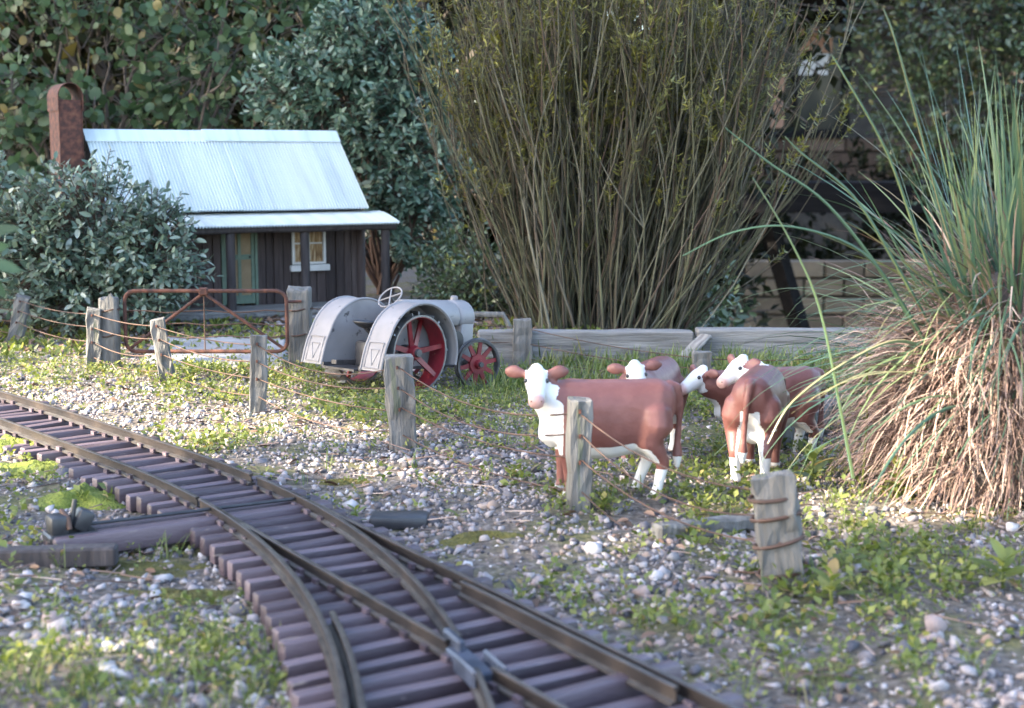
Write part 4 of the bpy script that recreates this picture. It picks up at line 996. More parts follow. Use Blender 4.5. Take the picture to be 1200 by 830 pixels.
# hedge behind everything
def big_tree(label, base, blobs, n, size=.5, k=9, L=1.3, limbs=14, r0=.5, name='background_tree', clip=None, mat='dark_leaf'):
    return shrub(name, label, base, blobs, SMALL, 'x', n, k, L, size, M[mat], M['bark'], limbs, r0, shell=.35, twr=.03, cat_='tree', clip=clip)
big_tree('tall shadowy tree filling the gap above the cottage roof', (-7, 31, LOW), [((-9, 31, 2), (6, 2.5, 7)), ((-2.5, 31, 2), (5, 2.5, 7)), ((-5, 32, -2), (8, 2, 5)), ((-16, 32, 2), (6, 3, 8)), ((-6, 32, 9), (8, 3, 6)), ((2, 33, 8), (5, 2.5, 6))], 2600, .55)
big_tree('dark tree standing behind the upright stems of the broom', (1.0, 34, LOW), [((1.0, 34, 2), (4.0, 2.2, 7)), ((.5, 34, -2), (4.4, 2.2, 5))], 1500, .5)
big_tree('far garden tree hidden behind the hedge', (-14, 70, LOW), [((-14, 70, 16), (13, 12, 16)), ((-2, 78, 20), (10, 9, 13)), ((-26, 62, 14), (12, 12, 15)), ((-13, 48, 10), (8, 6, 9)), ((-9, 39, 17), (7, 6, 7))], 3600, 1.7, 10, 3.0, 20, 1.4)  # crowns out of view, added to keep sun off house and table
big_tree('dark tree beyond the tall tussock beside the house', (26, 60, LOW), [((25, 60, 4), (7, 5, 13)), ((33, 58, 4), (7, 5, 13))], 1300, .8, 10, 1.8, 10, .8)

# broom: a fan of upright stems
BR = thing('broom_shrub', 'broad broom-like shrub of upright bare stems with yellow-green tips', 'shrub', (.90, 16.0, 0)); BR.scale = (.80,) * 3
def broom(n_single, n_rest):
    joined = MB(); LP, LD = [], []; TA, TB = [], []
    def grow(p, d, L, r0, m, bend, wobble):
        P = [p.copy()]; wob = Vector((0, 0, 0)); d = d.copy()
        for i in range(m):
            wob = wob * .55 + Vector((random.gauss(0, wobble), random.gauss(0, wobble), 0))
            d = (d + Vector((-d.x * .11 * bend, -d.y * .12, .04)) + wob).normalized(); p = p + d * L / m; P.append(p.copy())
        return P, [r0 * (1 - .7 * i / m) + .0025 for i in range(m + 1)], d
    def needles(P, t0, n):
        m = len(P) - 1
        for w in range(n):
            t = t0 + (1 - t0) * random.random(); i = min(int(t * m), m - 1); LP.append(P[i].lerp(P[i + 1], t * m - i)); LD.append((P[i + 1] - P[i]).normalized())
    for q in range(n_single + n_rest):
        fan = random.uniform(-1, 1)
        p0 = Vector((fan * (.8 if fan < 0 else 1.05) + random.gauss(0, .16), random.gauss(0, .45), -.1))
        out = random.random() < .14
        ang = fan * math.radians((13 if fan < 0 else 27) * (2.3 if out else 1)) + random.gauss(0, .15)
        L = random.uniform(2.2, 6.2) * (.75 if out else 1); r0 = random.choice((.006, .007, .008, .009, .010, .013, .019))
        P, R, d = grow(p0, Vector((math.sin(ang), random.gauss(-.02, .16), math.cos(ang))).normalized(), L, r0, 11, random.uniform(.2, 1.0), .05)
        mb = MB().tube(P, R, 5, cap=False)
        if q < n_single: mb.obj('stem', M['stem'], BR, smooth=True)
        else: joined.add(mb.v, mb.f)
        if random.random() < .35: needles(P, .86, 26)
        for b in range(random.randint(1, 4)):                     # forks
            i = random.randint(3, 9); dd = (P[i + 1] - P[i]).normalized()
            fd = (dd + Vector((random.gauss(0, .30), random.gauss(0, .30), .05))).normalized()
            l = random.uniform(.5, 1.9); Q, R2, _ = grow(P[i], fd, l, R[i] * .75, 6, .8, .06)
            mb = MB().tube(Q, R2, 4, cap=False); joined.add(mb.v, mb.f)
            hi = float(sst(1.2, 4.0, Q[-1].z))
            if random.random() < .10 + .75 * hi: needles(Q, random.uniform(.45, .75), random.randint(14, 34))
            for c in range(random.randint(1, 5)):                 # dead twiglets
                j = random.randint(1, 5); e = Q[j] + ((Q[j + 1] - Q[j]).normalized() + Vector((random.gauss(0, .5), random.gauss(0, .5), .2))).normalized() * random.uniform(.06, .3); TA.append(Q[j]); TB.append(e)
    me = bpy.data.meshes.new('stem'); me.from_pydata(joined.v, [], joined.f)
    for p in me.polygons: p.use_smooth = True
    o = link('stem', me, M['stem'], BR); o['kind'] = 'stuff'
    o = link('twig', np_mesh('twig', *twigs(np.array(TA), np.array(TB), .005)), M['stem'], BR); o['kind'] = 'stuff'
    LPa = np.array(LP); LDa = np.array(LD); n = len(LPa)
    sd = nrm(np.cross(LDa, rdir(n))); d = nrm(sd * 1.0 + LDa * .25)
    o = link('needle', np_mesh('needle', *inst(*NEEDLE, basis(d, nrm(LDa + .3 * rdir(n)), .105 * (.6 + .7 * RNG.random(n))), LPa)), M['needle'], BR); o['kind'] = 'stuff'
broom(200, 680)

# ------------------------------------------------------------------ sedge tussock
TC = Vector((2.84, 8.0, 0))
TS = thing('sedge_tussock', 'big sedge tussock with green blades above a mound of dead brown thatch', 'grass tussock', TC)
def blade_geo(p0, d0, L, w, droop, n=9, curl=0):
    p = Vector(p0); d = Vector(d0).normalized(); V = []; sd = d.cross(Vector((0, 0, 1))); sd = sd.normalized() if sd.length > .05 else Vector((1, 0, 0))
    tw = random.uniform(-.8, .8); sd = Matrix.Rotation(tw, 3, d) @ sd
    for i in range(n + 1):
        t = i / n; ww = w * (1 - t ** 3) * .5 + .0008; nn = sd.cross(d)
        V += [p - sd * ww, p + nn * ww * .45, p + sd * ww]
        d = (d + Vector((0, 0, -droop / n)) * (.3 + 1.4 * t) + sd * curl / n).normalized(); p = p + d * L / n
    Fc = []
    for i in range(n):
        a = i * 3; b = a + 3; Fc += [(a, a + 1, b + 1, b), (a + 1, a + 2, b + 2, b + 1), (a + 2, a, b, b + 2)]
    return V, Fc
def tuss():
    dead = MB()
    for q in range(9500):
        az = random.uniform(0, 2 * PI); el = random.betavariate(1.6, 1.8) * 2.0 - .8
        r0 = .2 + .55 * random.random() ** .7
        base = Vector((math.cos(az) * r0 * .95, math.sin(az) * r0 * .85, .08 + 1.45 * random.random() * (1 - .75 * r0)))
        d = Vector((math.cos(az) * math.cos(el), math.sin(az) * math.cos(el), math.sin(el)))
        dead.add(*blade_geo(base, d, random.uniform(.2, .62), random.uniform(.004, .011), random.uniform(.2, 2.4), 4, random.gauss(0, .5)))
    MB().lathe([(0, 0), (.66, .05), (.68, .3), (.62, .6), (.5, .9), (.3, 1.15), (0, 1.25)], 'z', 20).obj('core', M['bark'], TS, smooth=True)
    o = dead.obj('thatch', M['thatch'], TS, smooth=False); o['kind'] = 'stuff'
    rest = MB()
    for q in range(360):
        az = random.uniform(0, 2 * PI); sp = abs(random.gauss(0, .62)); sp = min(sp, 1.35)
        r0 = random.random() * .38
        base = Vector((math.cos(az) * r0, math.sin(az) * r0, random.uniform(.45, .95)))
        d = Vector((math.cos(az) * math.sin(sp), math.sin(az) * math.sin(sp), math.cos(sp)))
        v, f_ = blade_geo(base, d, random.uniform(.8, 1.75), random.uniform(.010, .021), random.uniform(.05, .55) + sp * .35, 9, random.gauss(0, .15))
        if q < 200: MB().add(v, f_).obj('blade', M['blade'], TS)
        else: rest.add(v, f_)
    longdead = MB()
    for q in range(260):
        az = random.uniform(0, 2 * PI); sp = min(abs(random.gauss(0, .7)), 1.5); r0 = random.random() * .45
        longdead.add(*blade_geo((math.cos(az) * r0, math.sin(az) * r0, random.uniform(.4, 1.0)), (math.cos(az) * math.sin(sp), math.sin(az) * math.sin(sp), math.cos(sp)), random.uniform(.35, 1.0), random.uniform(.006, .013), random.uniform(.2, 1.6), 6, random.gauss(0, .4)))
    o = longdead.obj('dead_blade', M['thatch'], TS); o['kind'] = 'stuff'
    drape = MB()
    for q in range(260):
        az = random.uniform(0, 2 * PI); r0 = random.uniform(.1, .5)
        drape.add(*blade_geo((math.cos(az) * r0, math.sin(az) * r0, random.uniform(.5, 1.15)), (math.cos(az), math.sin(az), random.uniform(-.2, .8)), random.uniform(.5, 1.2), random.uniform(.006, .013), random.uniform(.9, 2.2), 7, random.gauss(0, .4)))
    o = drape.obj('drooping_blade', M['blade'], TS); o['kind'] = 'stuff'
    for q in range(70):                                  # low arching green blades on the side of the track
        az = random.uniform(PI * .75, PI * 1.55); base = Vector((math.cos(az) * .3, math.sin(az) * .3, random.uniform(.35, .8)))
        v, f_ = blade_geo(base, (math.cos(az), math.sin(az), random.uniform(.1, .9)), random.uniform(.9, 1.6), random.uniform(.010, .018), random.uniform(.9, 1.8), 10, random.gauss(0, .3))
        MB().add(v, f_).obj('blade', M['blade'], TS)
    o = rest.obj('blade', M['blade'], TS); o['kind'] = 'stuff'
    # the long single blades that reach over the cattle
    def long(pts, w):
        P = [at(*p) - TC for p in pts]; Q = []
        for i in range(len(P) - 1):
            for k in range(6):
                t = k / 6; a = P[max(i - 1, 0)]; b = P[i]; c = P[i + 1]; e = P[min(i + 2, len(P) - 1)]
                Q.append(.5 * ((2 * b) + (c - a) * t + (2 * a - 5 * b + 4 * c - e) * t * t + (3 * b - a - 3 * c + e) * t ** 3))
        Q.append(P[-1]); MB().tube(Q, [w * (1 - .8 * i / len(Q)) for i in range(len(Q))], 5).obj('blade', M['blade'], TS, smooth=True)
    long([(1100, 430, 7.8), (1060, 360, 7.6), (1010, 295, 7.4), (930, 266, 7.3), (860, 272, 7.25), (800, 300, 7.2)], .011)
    long([(1000, 560, 7.3), (985, 480, 7.2), (960, 360, 7.1), (925, 280, 7.0), (882, 208, 6.9)], .010)
    long([(1090, 420, 7.8), (1040, 330, 7.6), (970, 240, 7.4), (900, 190, 7.3), (850, 150, 7.2)], .012)
    long([(1110, 420, 7.8), (1050, 310, 7.6), (1000, 230, 7.5), (940, 180, 7.4), (920, 160, 7.35)], .012)
    long([(1130, 410, 7.8), (1080, 290, 7.7), (1040, 180, 7.6), (990, 90, 7.5), (975, 65, 7.5)], .012)
    long([(1120, 430, 7.8), (1060, 400, 7.5), (1000, 420, 7.2), (930, 470, 7.0), (900, 520, 6.95)], .013)
    long([(1150, 400, 7.8), (1110, 270, 7.7), (1080, 160, 7.6), (1050, 50, 7.5), (1035, 10, 7.5)], .012)
tuss()

# ------------------------------------------------------------------ small plants
def weed_plant(label, px, py, h, nleaf, size, stem=.008, spread=.9, mat='weed'):
    g = G(px, py); r = thing('weed_plant', label, 'plant', g, (0, 0, random.uniform(0, 6)))
    top = Vector((random.gauss(0, .06) * h, random.gauss(0, .06) * h, h)); MB().tube([(0, 0, -.03), top * .5 + Vector((.02, 0, 0)) * h, top], [stem, stem * .8, stem * .5], 6).obj('stem', M[mat], r)
    lm = np_mesh('leaf', *leaf_t(.5, .12, .25)); lm.materials.append(M[mat])
    for k in range(nleaf):
        t = .25 + .75 * k / max(nleaf - 1, 1); az = k * 2.4; el = .2 + .9 * t
        o = link('leaf', lm, None, r); o.location = top * t; s = size * random.uniform(.7, 1.15) * (1.1 - .35 * t); o.scale = (s, s, s); o.rotation_euler = (0, -el * spread, az)
    return r
weed_plant('bright broad-leaved weed at the foot of the tussock beside the cow tail', 952, 572, .20, 9, .17)
weed_plant('tall pale-stemmed weed with small tip leaves against the thatch', 1010, 575, .78, 10, .09)
weed_plant('bushy yellow-green weed under the thatch', 1052, 588, .22, 14, .11)
weed_plant('low leafy weed in front of the end post base', 975, 712, .13, 9, .14)
weed_plant('small green weed at the foot of the post before the sideways cow', 706, 603, .08, 8, .10)
weed_plant('yellow seedling in the gravel beside the points', 418, 620, .10, 7, .08)
weed_plant('broad-leaved weed in front of the skirt of the tussock', 1175, 690, .12, 8, .17)
g = at(-14, 300, 5.2); r = thing('overhanging_twig', 'blurred leafy green twig hanging in front of the grey-green bushes', 'twig', g)
lm = np_mesh('leaf', *leaf_t(.38)); lm.materials.append(M['round_leaf'])
MB().tube([(-.6, .1, 1.2), (-.2, 0, .4), (0, 0, .05)], .008, 5).obj('stem', M['bark'], r)
for k, (dx, dz, a) in enumerate(((0, .08, .2), (0, -.02, -.3), (-.02, -.06, -.9), (-.05, .16, .6), (-.04, .02, .1))):
    o = link('leaf', lm, None, r); o.location = (dx, 0, dz); o.scale = (.12,) * 3; o.rotation_euler = (1.0 + .2 * k, -a, .15 * k)

# moss cushions
def moss(px, py, rx, ry, h, label, mat='moss'):
    g = G(px, py); n, m = 22, 40; V = []; Fc = []
    ph = random.random() * 9
    for i in range(n + 1):
        for j in range(m):
            a = 2 * PI * j / m; rr = i / n; k = 1 + .25 * math.sin(a * 3 + ph) + .15 * math.sin(a * 5 + ph * 2)
            x = rx * rr * k * math.cos(a); y = ry * rr * k * math.sin(a)
            z = h * (1 - rr ** 2.2) * (.6 + .7 * float(vnoise(x * 14 + px, y * 14 + py))) + .012 * random.random() - .02 * rr
            V.append((x, y, z + float(zt(g.x + x, g.y + y)) - g.z))
    for i in range(n):
        for j in range(m): l = (j + 1) % m; Fc.append((i * m + j, i * m + l, (i + 1) * m + l, (i + 1) * m + j))
    o = MB().add(V, Fc).obj('moss', M[mat], None, smooth=True); o.location = g; o['kind'] = 'stuff'; o['label'] = label; o['category'] = 'moss'
moss(95, 588, .26, .20, .07, 'domed yellow-green moss cushion beside the track')
moss(55, 553, .42, .18, .05, 'long mossy mat beside the track')
moss(18, 524, .38, .16, .06, 'sunlit yellow moss close against the track rail')
moss(560, 632, .26, .08, .03, 'brown-green moss strip among the gravel', 'moss_brown')
moss(170, 668, .35, .14, .03, 'olive moss among stones by the long sleepers', 'moss_brown')
moss(215, 700, .25, .12, .03, 'small olive moss patch in front of the long sleepers', 'moss_brown')
moss(400, 566, .2, .07, .02, 'thin moss between rail and gravel', 'moss_brown')

# ------------------------------------------------------------------ gravel, litter, weeds and grass
def ico(sub):
    bm = bmesh.new(); bmesh.ops.create_icosphere(bm, subdivisions=sub, radius=1); bm.verts.ensure_lookup_table()
    v = np.array([q.co[:] for q in bm.verts]); f_ = np.array([[q.index for q in p.verts] for p in bm.faces]); bm.free(); return v, f_
def stone_t(npt):
    p = nrm(RNG.normal(size=(npt, 3))) * RNG.uniform(.8, 1.05, (npt, 1)) * np.array([1, RNG.uniform(.6, .95), RNG.uniform(.42, .75)])
    bm = bmesh.new()
    for q in p: bm.verts.new(q)
    res = bmesh.ops.convex_hull(bm, input=bm.verts)
    bmesh.ops.delete(bm, geom=[e for e in res['geom_interior'] if isinstance(e, bmesh.types.BMVert)], context='VERTS')
    bmesh.ops.triangulate(bm, faces=bm.faces); bm.verts.index_update()
    v = np.array([q.co[:] for q in bm.verts]); f_ = np.array([[q.index for q in t.verts] for t in bm.faces]); bm.free(); return v, f_
ST1 = [stone_t(11) for _ in range(14)]; ST2 = [stone_t(15) for _ in range(14)]
def rotm(n, tilt=.5):
    a = RNG.random(n) * 6.283; ax = nrm(np.stack([RNG.normal(size=n), RNG.normal(size=n), np.zeros(n)], -1)); t = RNG.normal(size=n) * tilt
    c, s = np.cos(a), np.sin(a); R = np.zeros((n, 3, 3)); R[:, 0, 0] = c; R[:, 0, 1] = -s; R[:, 1, 0] = s; R[:, 1, 1] = c; R[:, 2, 2] = 1
    K = np.zeros((n, 3, 3)); K[:, 0, 2] = ax[:, 1]; K[:, 1, 2] = -ax[:, 0]; K[:, 2, 0] = -ax[:, 1]; K[:, 2, 1] = ax[:, 0]
    I = np.eye(3)[None]; st = np.sin(t)[:, None, None]; ct = np.cos(t)[:, None, None]
    return (I + st * K + (1 - ct) * (K @ K)) @ R
def wedge(n, y0=3.9, y1=13.3, m=.35, pad=.5):
    k = 3 * n; y = y0 + (y1 - y0) * RNG.random(k); x = (RNG.random(k) * 2 - 1) * (m * y1 + pad)
    ok = np.abs(x) < m * y + pad; return x[ok][:n], y[ok][:n]
PATCH = [  # px, py, rx, ry, weight: where plants grow thickly
    (60, 425, 1.6, .5, .7), (200, 440, 1.3, .4, .8), (330, 450, 1.1, .6, .55), (430, 470, 1.1, .7, .5), (560, 480, .9, .8, .5), (620, 500, .6, .6, .4), (700, 440, 1.6, 1.1, .8), (820, 500, 1.3, 1.0, 1.1), (840, 580, .6, .45, 1.0), (760, 600, .4, .3, .5),
    (1000, 560, .9, .5, 1.2), (1050, 640, .8, .4, .75), (1150, 690, .7, .4, .7), (980, 700, .4, .25, .4), (900, 450, 2, 1.0, .9), (60, 560, .9, .4, .2), (40, 640, .6, .3, .4), (70, 770, .6, .5, .9), (240, 760, .5, .3, .6), (150, 820, .8, .3, 1.0), (700, 690, .4, .25, .35), (830, 740, .5, .3, .5), (200, 530, .6, .3, .3), (930, 800, .5, .2, .5), (560, 560, .5, .3, .25), (300, 520, 1., .3, .35), (340, 660, .2, .2, .5), (285, 600, .3, .2, .3)]
PW = [(G(a, b), rx, ry, w) for a, b, rx, ry, w in PATCH]
def plantness(x, y):
    d = np.zeros_like(x) + .06
    for g, rx, ry, w in PW: d = d + w * np.exp(-(((x - g.x) / rx) ** 2 + ((y - g.y) / ry) ** 2))
    return d * np.clip(3.2 * fbm(x * 3.0, y * 3.0) - .75, .05, 1.3)
def near_track(x, y, half=.44):
    d = tdist(x, y)
    dd = np.full(x.shape, 9.)
    for q in DP[::6]: dd = np.minimum(dd, np.hypot(x - q[0], y - q[1]))
    return (d < half) | (dd < half)
def back_gravel():
    n = 9000; x = RNG.uniform(-6.5, .9, n); y = RNG.uniform(13.0, 17.5, n); s_ = .02 * np.exp(RNG.normal(size=n) * .4); t = RNG.integers(0, 8, n); R = rotm(n) * s_[:, None, None]; P = np.stack([x, y, zt(x, y) + .004], -1)
    o = link('gravel', np_mesh('gravel', *cat([inst(*ST1[k], R[t == k], P[t == k]) for k in range(8)])), M['gravel']); o['kind'] = 'stuff'; o['label'] = 'fine dark gravel between gate and cottage'; o['category'] = 'gravel'
    n = 2600; x = RNG.uniform(-6.5, 1.2, n); y = RNG.uniform(13.3, 18.5, n); az = RNG.random(n) * 6.28; d_ = np.stack([np.cos(az), np.sin(az), .2 * RNG.normal(size=n)], -1)
    o = link('leaf_litter', np_mesh('leaf_litter', *inst(*leaf_t(.45, .25, .2), basis(d_, nrm(np.array([0, 0, 1.]) + .35 * RNG.normal(size=(n, 3))), .06 + .08 * RNG.random(n)), np.stack([x, y, zt(x, y) + .03], -1))), M['leaf_bits']); o['kind'] = 'stuff'; o['label'] = 'dry brown leaves lying in front of the cottage'; o['category'] = 'leaf litter'
    n = 650; x = RNG.uniform(-6.5, 1.0, n); y = RNG.uniform(13.0, 16.0, n); C = np.stack([x, y, zt(x, y)], -1); k = 7; az = RNG.random((n, k)) * 6.28; el = RNG.uniform(.1, 1.2, (n, k)); d_ = np.stack([np.cos(az) * np.cos(el), np.sin(az) * np.cos(el), np.sin(el)], -1).reshape(-1, 3)
    o = link('ground_cover', np_mesh('ground_cover', *inst(*OVAL, basis(d_, nrm(np.array([0, 0, 1.]) + .5 * RNG.normal(size=(n * k, 3))), .04 + .06 * RNG.random(n * k)), np.repeat(C, k, 0) + d_ * .03)), M['weed']); o['kind'] = 'stuff'; o['label'] = 'weeds growing before the cottage veranda'; o['category'] = 'weeds'
def gravel():
    x, y = wedge(63000); tr = near_track(x, y, .36); pl_ = np.clip(plantness(x, y), 0, 1)
    bare = sst(.34, .50, fbm(x * 1.1 + 40, y * 1.1 + 70)) * .6 + .4
    keep = RNG.random(len(x)) < np.where(tr, .75, (1 - .45 * pl_) * bare); x = x[keep]; y = y[keep]; tr = tr[keep]
    n = len(x); s = .0148 * np.exp(RNG.normal(size=n) * .48); s = np.clip(s, .009, .06) * np.where(tr, .72, 1.0); s = s * (1 + .18 * sst(7.5, 5.0, y)) * np.where(y > 9.2, .85, 1)
    far = (x < 3.0) & ~((y > 13.1)); x, y, s, tr = x[far], y[far], s[far], tr[far]
    z = zt(x, y) + s * .18 - np.where(tr, .012, 0)
    P = np.stack([x, y, z], -1); R = rotm(len(x)) * s[:, None, None]; nearm = y < 6.3; parts = []
    for grp, T in ((nearm, ST2), (~nearm, ST1)):
        idx = np.where(grp)[0]; t = RNG.integers(0, len(T), len(idx))
        for k in range(len(T)): q = idx[t == k]; parts.append(inst(*T[k], R[q], P[q]))
    o = link('gravel', np_mesh('gravel', *cat(parts)), M['gravel'], None); o['kind'] = 'stuff'; o['label'] = 'loose mixed grey and pink gravel over the bed'; o['category'] = 'gravel'
    # the larger stones, one object each
    ms = []
    for v, f_ in ST2: m_ = np_mesh('stone', v, f_); m_.materials.append(M['gravel']); ms.append(m_)
    x, y = wedge(640, 4.3, 9.6, .34, 0); ok = ~near_track(x, y, .5) & (plantness(x, y) < .75); x = x[ok][:300]; y = y[ok][:300]
    for a, b in zip(x, y):
        o = link('stone', random.choice(ms), None, ground); s_ = random.uniform(.026, .046); o.scale = (s_, s_, s_); o.location = (a, b, float(zt(a, b)) + s_ * .2); o.rotation_euler = (random.gauss(0, .3), random.gauss(0, .3), random.uniform(0, 6))
gravel()
back_gravel()
def ground_cover():
    # clover-like rosettes
    x, y = wedge(22000, 4.0, 13.2); d = plantness(x, y); keep = (RNG.random(len(x)) < np.clip(d, 0, 1.2)) & ~near_track(x, y, .40); x = x[keep]; y = y[keep]; n = len(x)
    C = np.stack([x, y, zt(x, y) + .005], -1); k = 7
    az = RNG.random((n, 1)) * 6.28 + np.arange(k)[None] * 2.4 + RNG.normal(size=(n, k)) * .3; el = RNG.uniform(.1, 1.1, (n, k))
    d_ = np.stack([np.cos(az) * np.cos(el), np.sin(az) * np.cos(el), np.sin(el)], -1); hgt = .02 + .05 * RNG.random((n, k)) * (1 + RNG.random((n, 1)))
    P = C[:, None] + d_ * .015; P[..., 2] += hgt * RNG.random((n, k)); s = .034 * (.5 + .9 * RNG.random((n, 1))) * (.7 + .6 * RNG.random((n, k)))
    s = s * (.6 + .75 * np.clip(fbm(x * .9 + 3, y * .9 + 8) * 2 - .5, 0, 1.0))[:, None]
    nr = nrm(np.array([0, 0, 1.]) + .5 * RNG.normal(size=(n, k, 3)))
    o = link('ground_cover', np_mesh('ground_cover', *inst(*leaf_t(.62, .1, .15, ((0, 0), (.5, 1), (1, 0))), basis(d_.reshape(-1, 3), nr.reshape(-1, 3), s.ravel()), P.reshape(-1, 3))), M['weed']); o['kind'] = 'stuff'; o['label'] = 'small yellow-green leafy weeds covering the ground'; o['category'] = 'weeds'
    # grass tufts
    x, y = wedge(4200, 3.9, 13.25); d = plantness(x, y) * .4 + .9 * np.exp(-(((y - 12.0) / 1.3) ** 2)) * (x > -.3) + .7 * np.exp(-(((x + 1.2) / .8) ** 2 + ((y - 4.6) / .7) ** 2))
    keep = (RNG.random(len(x)) < np.clip(d, 0, 1)) & ~near_track(x, y, .42); x = x[keep]; y = y[keep]; n = len(x); k = 7
    tall = 1 + 1.0 * np.exp(-(((y - 12.3) / 1.0) ** 2)) * (x > -.4)
    az = RNG.random((n, k)) * 6.28; el = RNG.uniform(.75, 1.5, (n, k)); d_ = np.stack([np.cos(az) * np.cos(el), np.sin(az) * np.cos(el), np.sin(el)], -1)
    P = np.stack([x, y, zt(x, y)], -1)[:, None] + RNG.normal(size=(n, k, 3)) * np.array([.02, .02, 0]); s = (.06 + .09 * RNG.random((n, k))) * tall[:, None]
    tv = np.array([(0, .022, 0), (0, -.022, 0), (.4, .02, -.02), (.4, -.02, -.02), (.75, .014, -.09), (.75, -.014, -.09), (1, 0, -.2)], float); tf = np.array([(0, 1, 3), (0, 3, 2), (2, 3, 5), (2, 5, 4), (4, 5, 6)])
    nr = np.cross(d_, nrm(np.cross(d_, np.array([0, 0, 1.]))))
    o = link('grass', np_mesh('grass', *inst(tv, tf, basis(d_.reshape(-1, 3), -nr.reshape(-1, 3), s.ravel()), P.reshape(-1, 3))), M['grass']); o['kind'] = 'stuff'; o['label'] = 'thin green grass tufts growing through the gravel'; o['category'] = 'grass'
    # dry leaf litter
    x, y = wedge(900, 4.2, 12.5); ok = ~near_track(x, y, .3); x = x[ok]; y = y[ok]; n = len(x); az = RNG.random(n) * 6.28
    d_ = np.stack([np.cos(az), np.sin(az), .15 * RNG.normal(size=n)], -1)
    o = link('leaf_litter', np_mesh('leaf_litter', *inst(*leaf_t(.45, .25, .2), basis(d_, nrm(np.array([0, 0, 1.]) + .35 * RNG.normal(size=(n, 3))), .03 + .06 * RNG.random(n)), np.stack([x, y, zt(x, y) + .022], -1))), M['leaf_bits']); o['kind'] = 'stuff'; o['label'] = 'scattered dry brown leaf litter'; o['category'] = 'leaf litter'
ground_cover()
def dead_twigs():
    x, y = wedge(900, 4.2, 12.8); ok = ~near_track(x, y, .45); x = x[ok]; y = y[ok]; n = len(x); az = RNG.random(n) * 6.28; L = .08 + .28 * RNG.random(n) ** 2
    A = np.stack([x, y, zt(x, y) + .025], -1); B = A + np.stack([np.cos(az) * L, np.sin(az) * L, .03 * RNG.normal(size=n)], -1)
    o = link('dead_twigs', np_mesh('dead_twigs', *twigs(A, B, .0045)), M['thatch']); o.name = 'dead_twig_litter'; o['kind'] = 'stuff'; o['label'] = 'thin dead twigs and stalks lying on the gravel'; o['category'] = 'twigs'
dead_twigs()
# long grass behind the tractor and in front of the timber
def tuft(px, py, h, n, label):
    g = G(px, py); r = thing('grass_tuft', label, 'grass', g, group='grass tufts behind the cattle'); 
    for q in range(n):
        az = random.uniform(0, 6.28); sp = abs(random.gauss(0, .45)); MB().add(*blade_geo((random.gauss(0, .05), random.gauss(0, .05), -.02), (math.cos(az) * math.sin(sp), math.sin(az) * math.sin(sp), math.cos(sp)), h * random.uniform(.5, 1), .014, random.uniform(.2, .9), 6)).obj('blade', M['grass'], r)
for (px, py, h, n, l) in ((575, 425, .45, 26, 'spray of long grass behind the tractor front wheel'), (560, 462, .2, 14, 'short grass in front of the tractor front wheel'), (680, 435, .35, 18, 'grass tuft in front of the long bed timber'), (770, 440, .3, 16, 'grass tuft beside the pale offcut'), (880, 445, .3, 16, 'grass tuft at the timber near the thatch'), (640, 428, .3, 14, 'grass tuft at the squat field post')):
    tuft(px, py, h, n, l)

# ------------------------------------------------------------------ unseen shade trees towards the sun, crown gaps cut for the sun patches
S = np.array(SUN); U = nrm(np.cross(np.array([0, 0, 1.]), S)); W = np.cross(S, U)
def uv(p): p = np.asarray(p, float); return p @ U, p @ W
LIT = []  # wanted sun patches; crown leaves on their rays are left out
def lit(px, py, r, Y=None, dens=.015):
    p = G(px, py) if Y is None else at(px, py, Y); LIT.append((*uv(np.array(p)), r, dens))
for a, b, r in ((20, 530, .75), (60, 497, .65), (10, 470, .6), (130, 515, .55), (190, 545, .3), (210, 500, .3), (120, 430, .6), (220, 435, .5), (300, 450, .35), (40, 415, .5), (390, 470, .2), (350, 455, .2), (270, 470, .2), (440, 470, .12), (170, 470, .3), (720, 565, .16), (690, 545, .12), (960, 560, .3), (1050, 590, .3), (870, 590, .2), (1000, 620, .15), (520, 560, .16), (600, 490, .16), (330, 500, .25), (560, 640, .12), (450, 510, .16), (150, 445, .85), (40, 500, .85), (250, 490, .4), (430, 545, .18), (640, 625, .14), (390, 560, .10), (100, 770, .22), (250, 720, .12), (700, 640, .10), (30, 690, .15), (760, 540, .12), (780, 640, .10), (100, 590, .2), (860, 760, .08), (1080, 660, .12)): lit(a, b, r)
for a, b, r, Y_ in ((1015, 330, .26, 7.4), (1030, 400, .34, 7.3), (1020, 470, .34, 7.3), (1060, 540, .34, 7.1), (995, 520, .15, 7.2), (955, 520, .14, 7.3), (850, 440, .12, 8.9), (720, 425, .10, 9.0), (1000, 120, .2, 45), (905, 130, .3, 86), (780, 60, .15, 17), (700, 250, .12, 17), (520, 110, .12, 17)): lit(a, b, r, Y_)
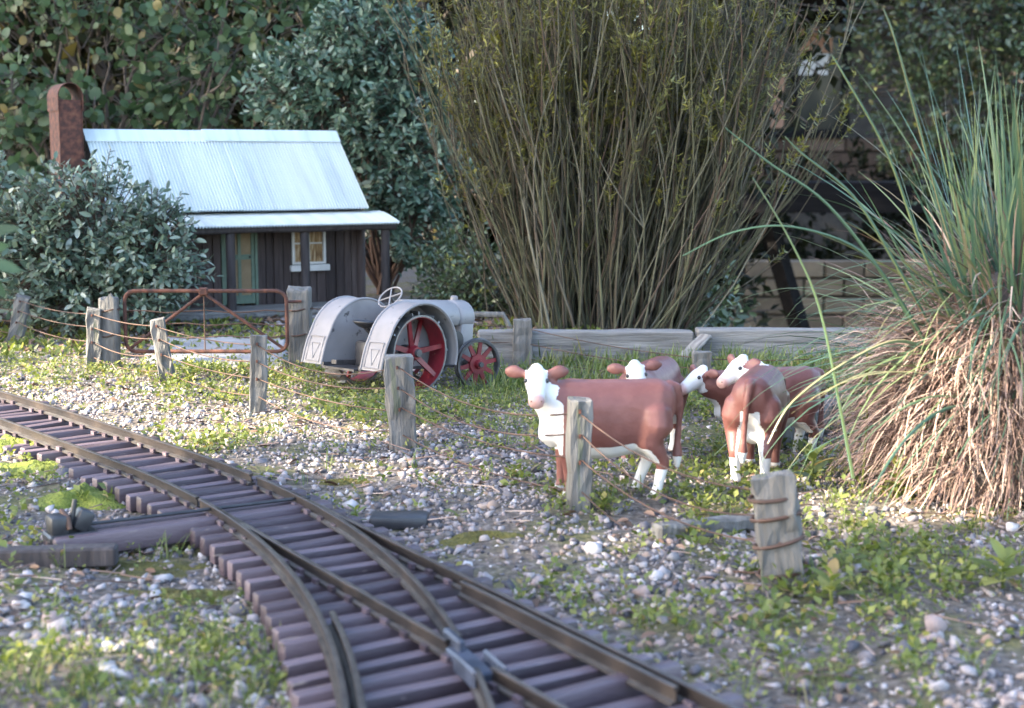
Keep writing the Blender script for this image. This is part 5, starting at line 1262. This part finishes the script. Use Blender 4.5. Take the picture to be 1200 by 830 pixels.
def shade_tree(label, uc, vc, ru, rv, w0, n):
    cpos = U * uc + W * vc + S * w0; base = np.array([cpos[0], cpos[1], 0.])
    r = thing('shade_tree', label, 'tree', base)
    C, D = in_blobs([((uc + a * ru, vc + b * rv, w0), (ru * .55, rv * .55, 2.5)) for a, b in ((0, 0), (-.5, .25), (.5, .2), (-.35, -.45), (.4, -.45), (0, .5), (-.6, -.1), (.65, -.15))], n, .1)
    P = C[:, :1] * U + C[:, 1:2] * W + C[:, 2:3] * S; ok = P[:, 2] > 1.0
    du, dv = uv(P)
    for lu, lv, lr, dens in LIT:
        q = np.hypot(du - lu, dv - lv); ok &= (q > lr + .12) | (RNG.random(n) < dens)
    P = P[ok] - base; m = len(P); d = rdir(m)
    o = link('crown', np_mesh('crown', *inst(*SMALL, basis(d, rdir(m), .30 + .26 * RNG.random(m)), P)), M['round_leaf'], r); o['kind'] = 'stuff'
    mb = MB(); mb.tube(*limb(Vector((0, 0, -.2)) + Vector(U) * 2.3, Vector(cpos - base) * .8 + Vector(U) * 2.0, .3, .12, .02, 8, .02), n=10); mb.obj('trunk', M['bark'], r, smooth=True)
    made = 0
    for e in P[RNG.choice(m, 60)]:
        bp, br_ = limb(Vector(cpos - base) * .75 + Vector(U) * 2.0, Vector(e), .10, .02, .10)
        if made > 8 or any(math.hypot(lu - float((np.array(q) + base) @ U), lv - float((np.array(q) + base) @ W)) < lr + .25 for q in bp for lu, lv, lr, _d in LIT): continue
        made += 1; MB().tube(bp, br_, n=6).obj('branch', M['bark'], r, smooth=True)
allp = np.array([[x, y, z] for x in (-7, 5) for y in (3, 14) for z in (0, 3)] + [[-8, 23, 5], [3, 18, 5], [-8, 22, 0]], float); au, av = uv(allp)
umin, umax, vmin, vmax = au.min(), au.max(), av.min(), av.max()
NT = 4
for k in range(NT):
    shade_tree(['spreading shade tree left of the track', 'leafy shade tree left of the cottage', 'tall shade tree beyond the bush', 'far shade tree left of the hedge'][k], umin + (umax - umin) * (k + .5) / NT, (vmin + vmax) / 2 + .5, (umax - umin) / NT * .85, (vmax - vmin) * .62, 30 + 3 * (k % 2), 20000)
print('objects', len(bpy.data.objects), 'tris', sum(len(m.polygons) for m in bpy.data.meshes))
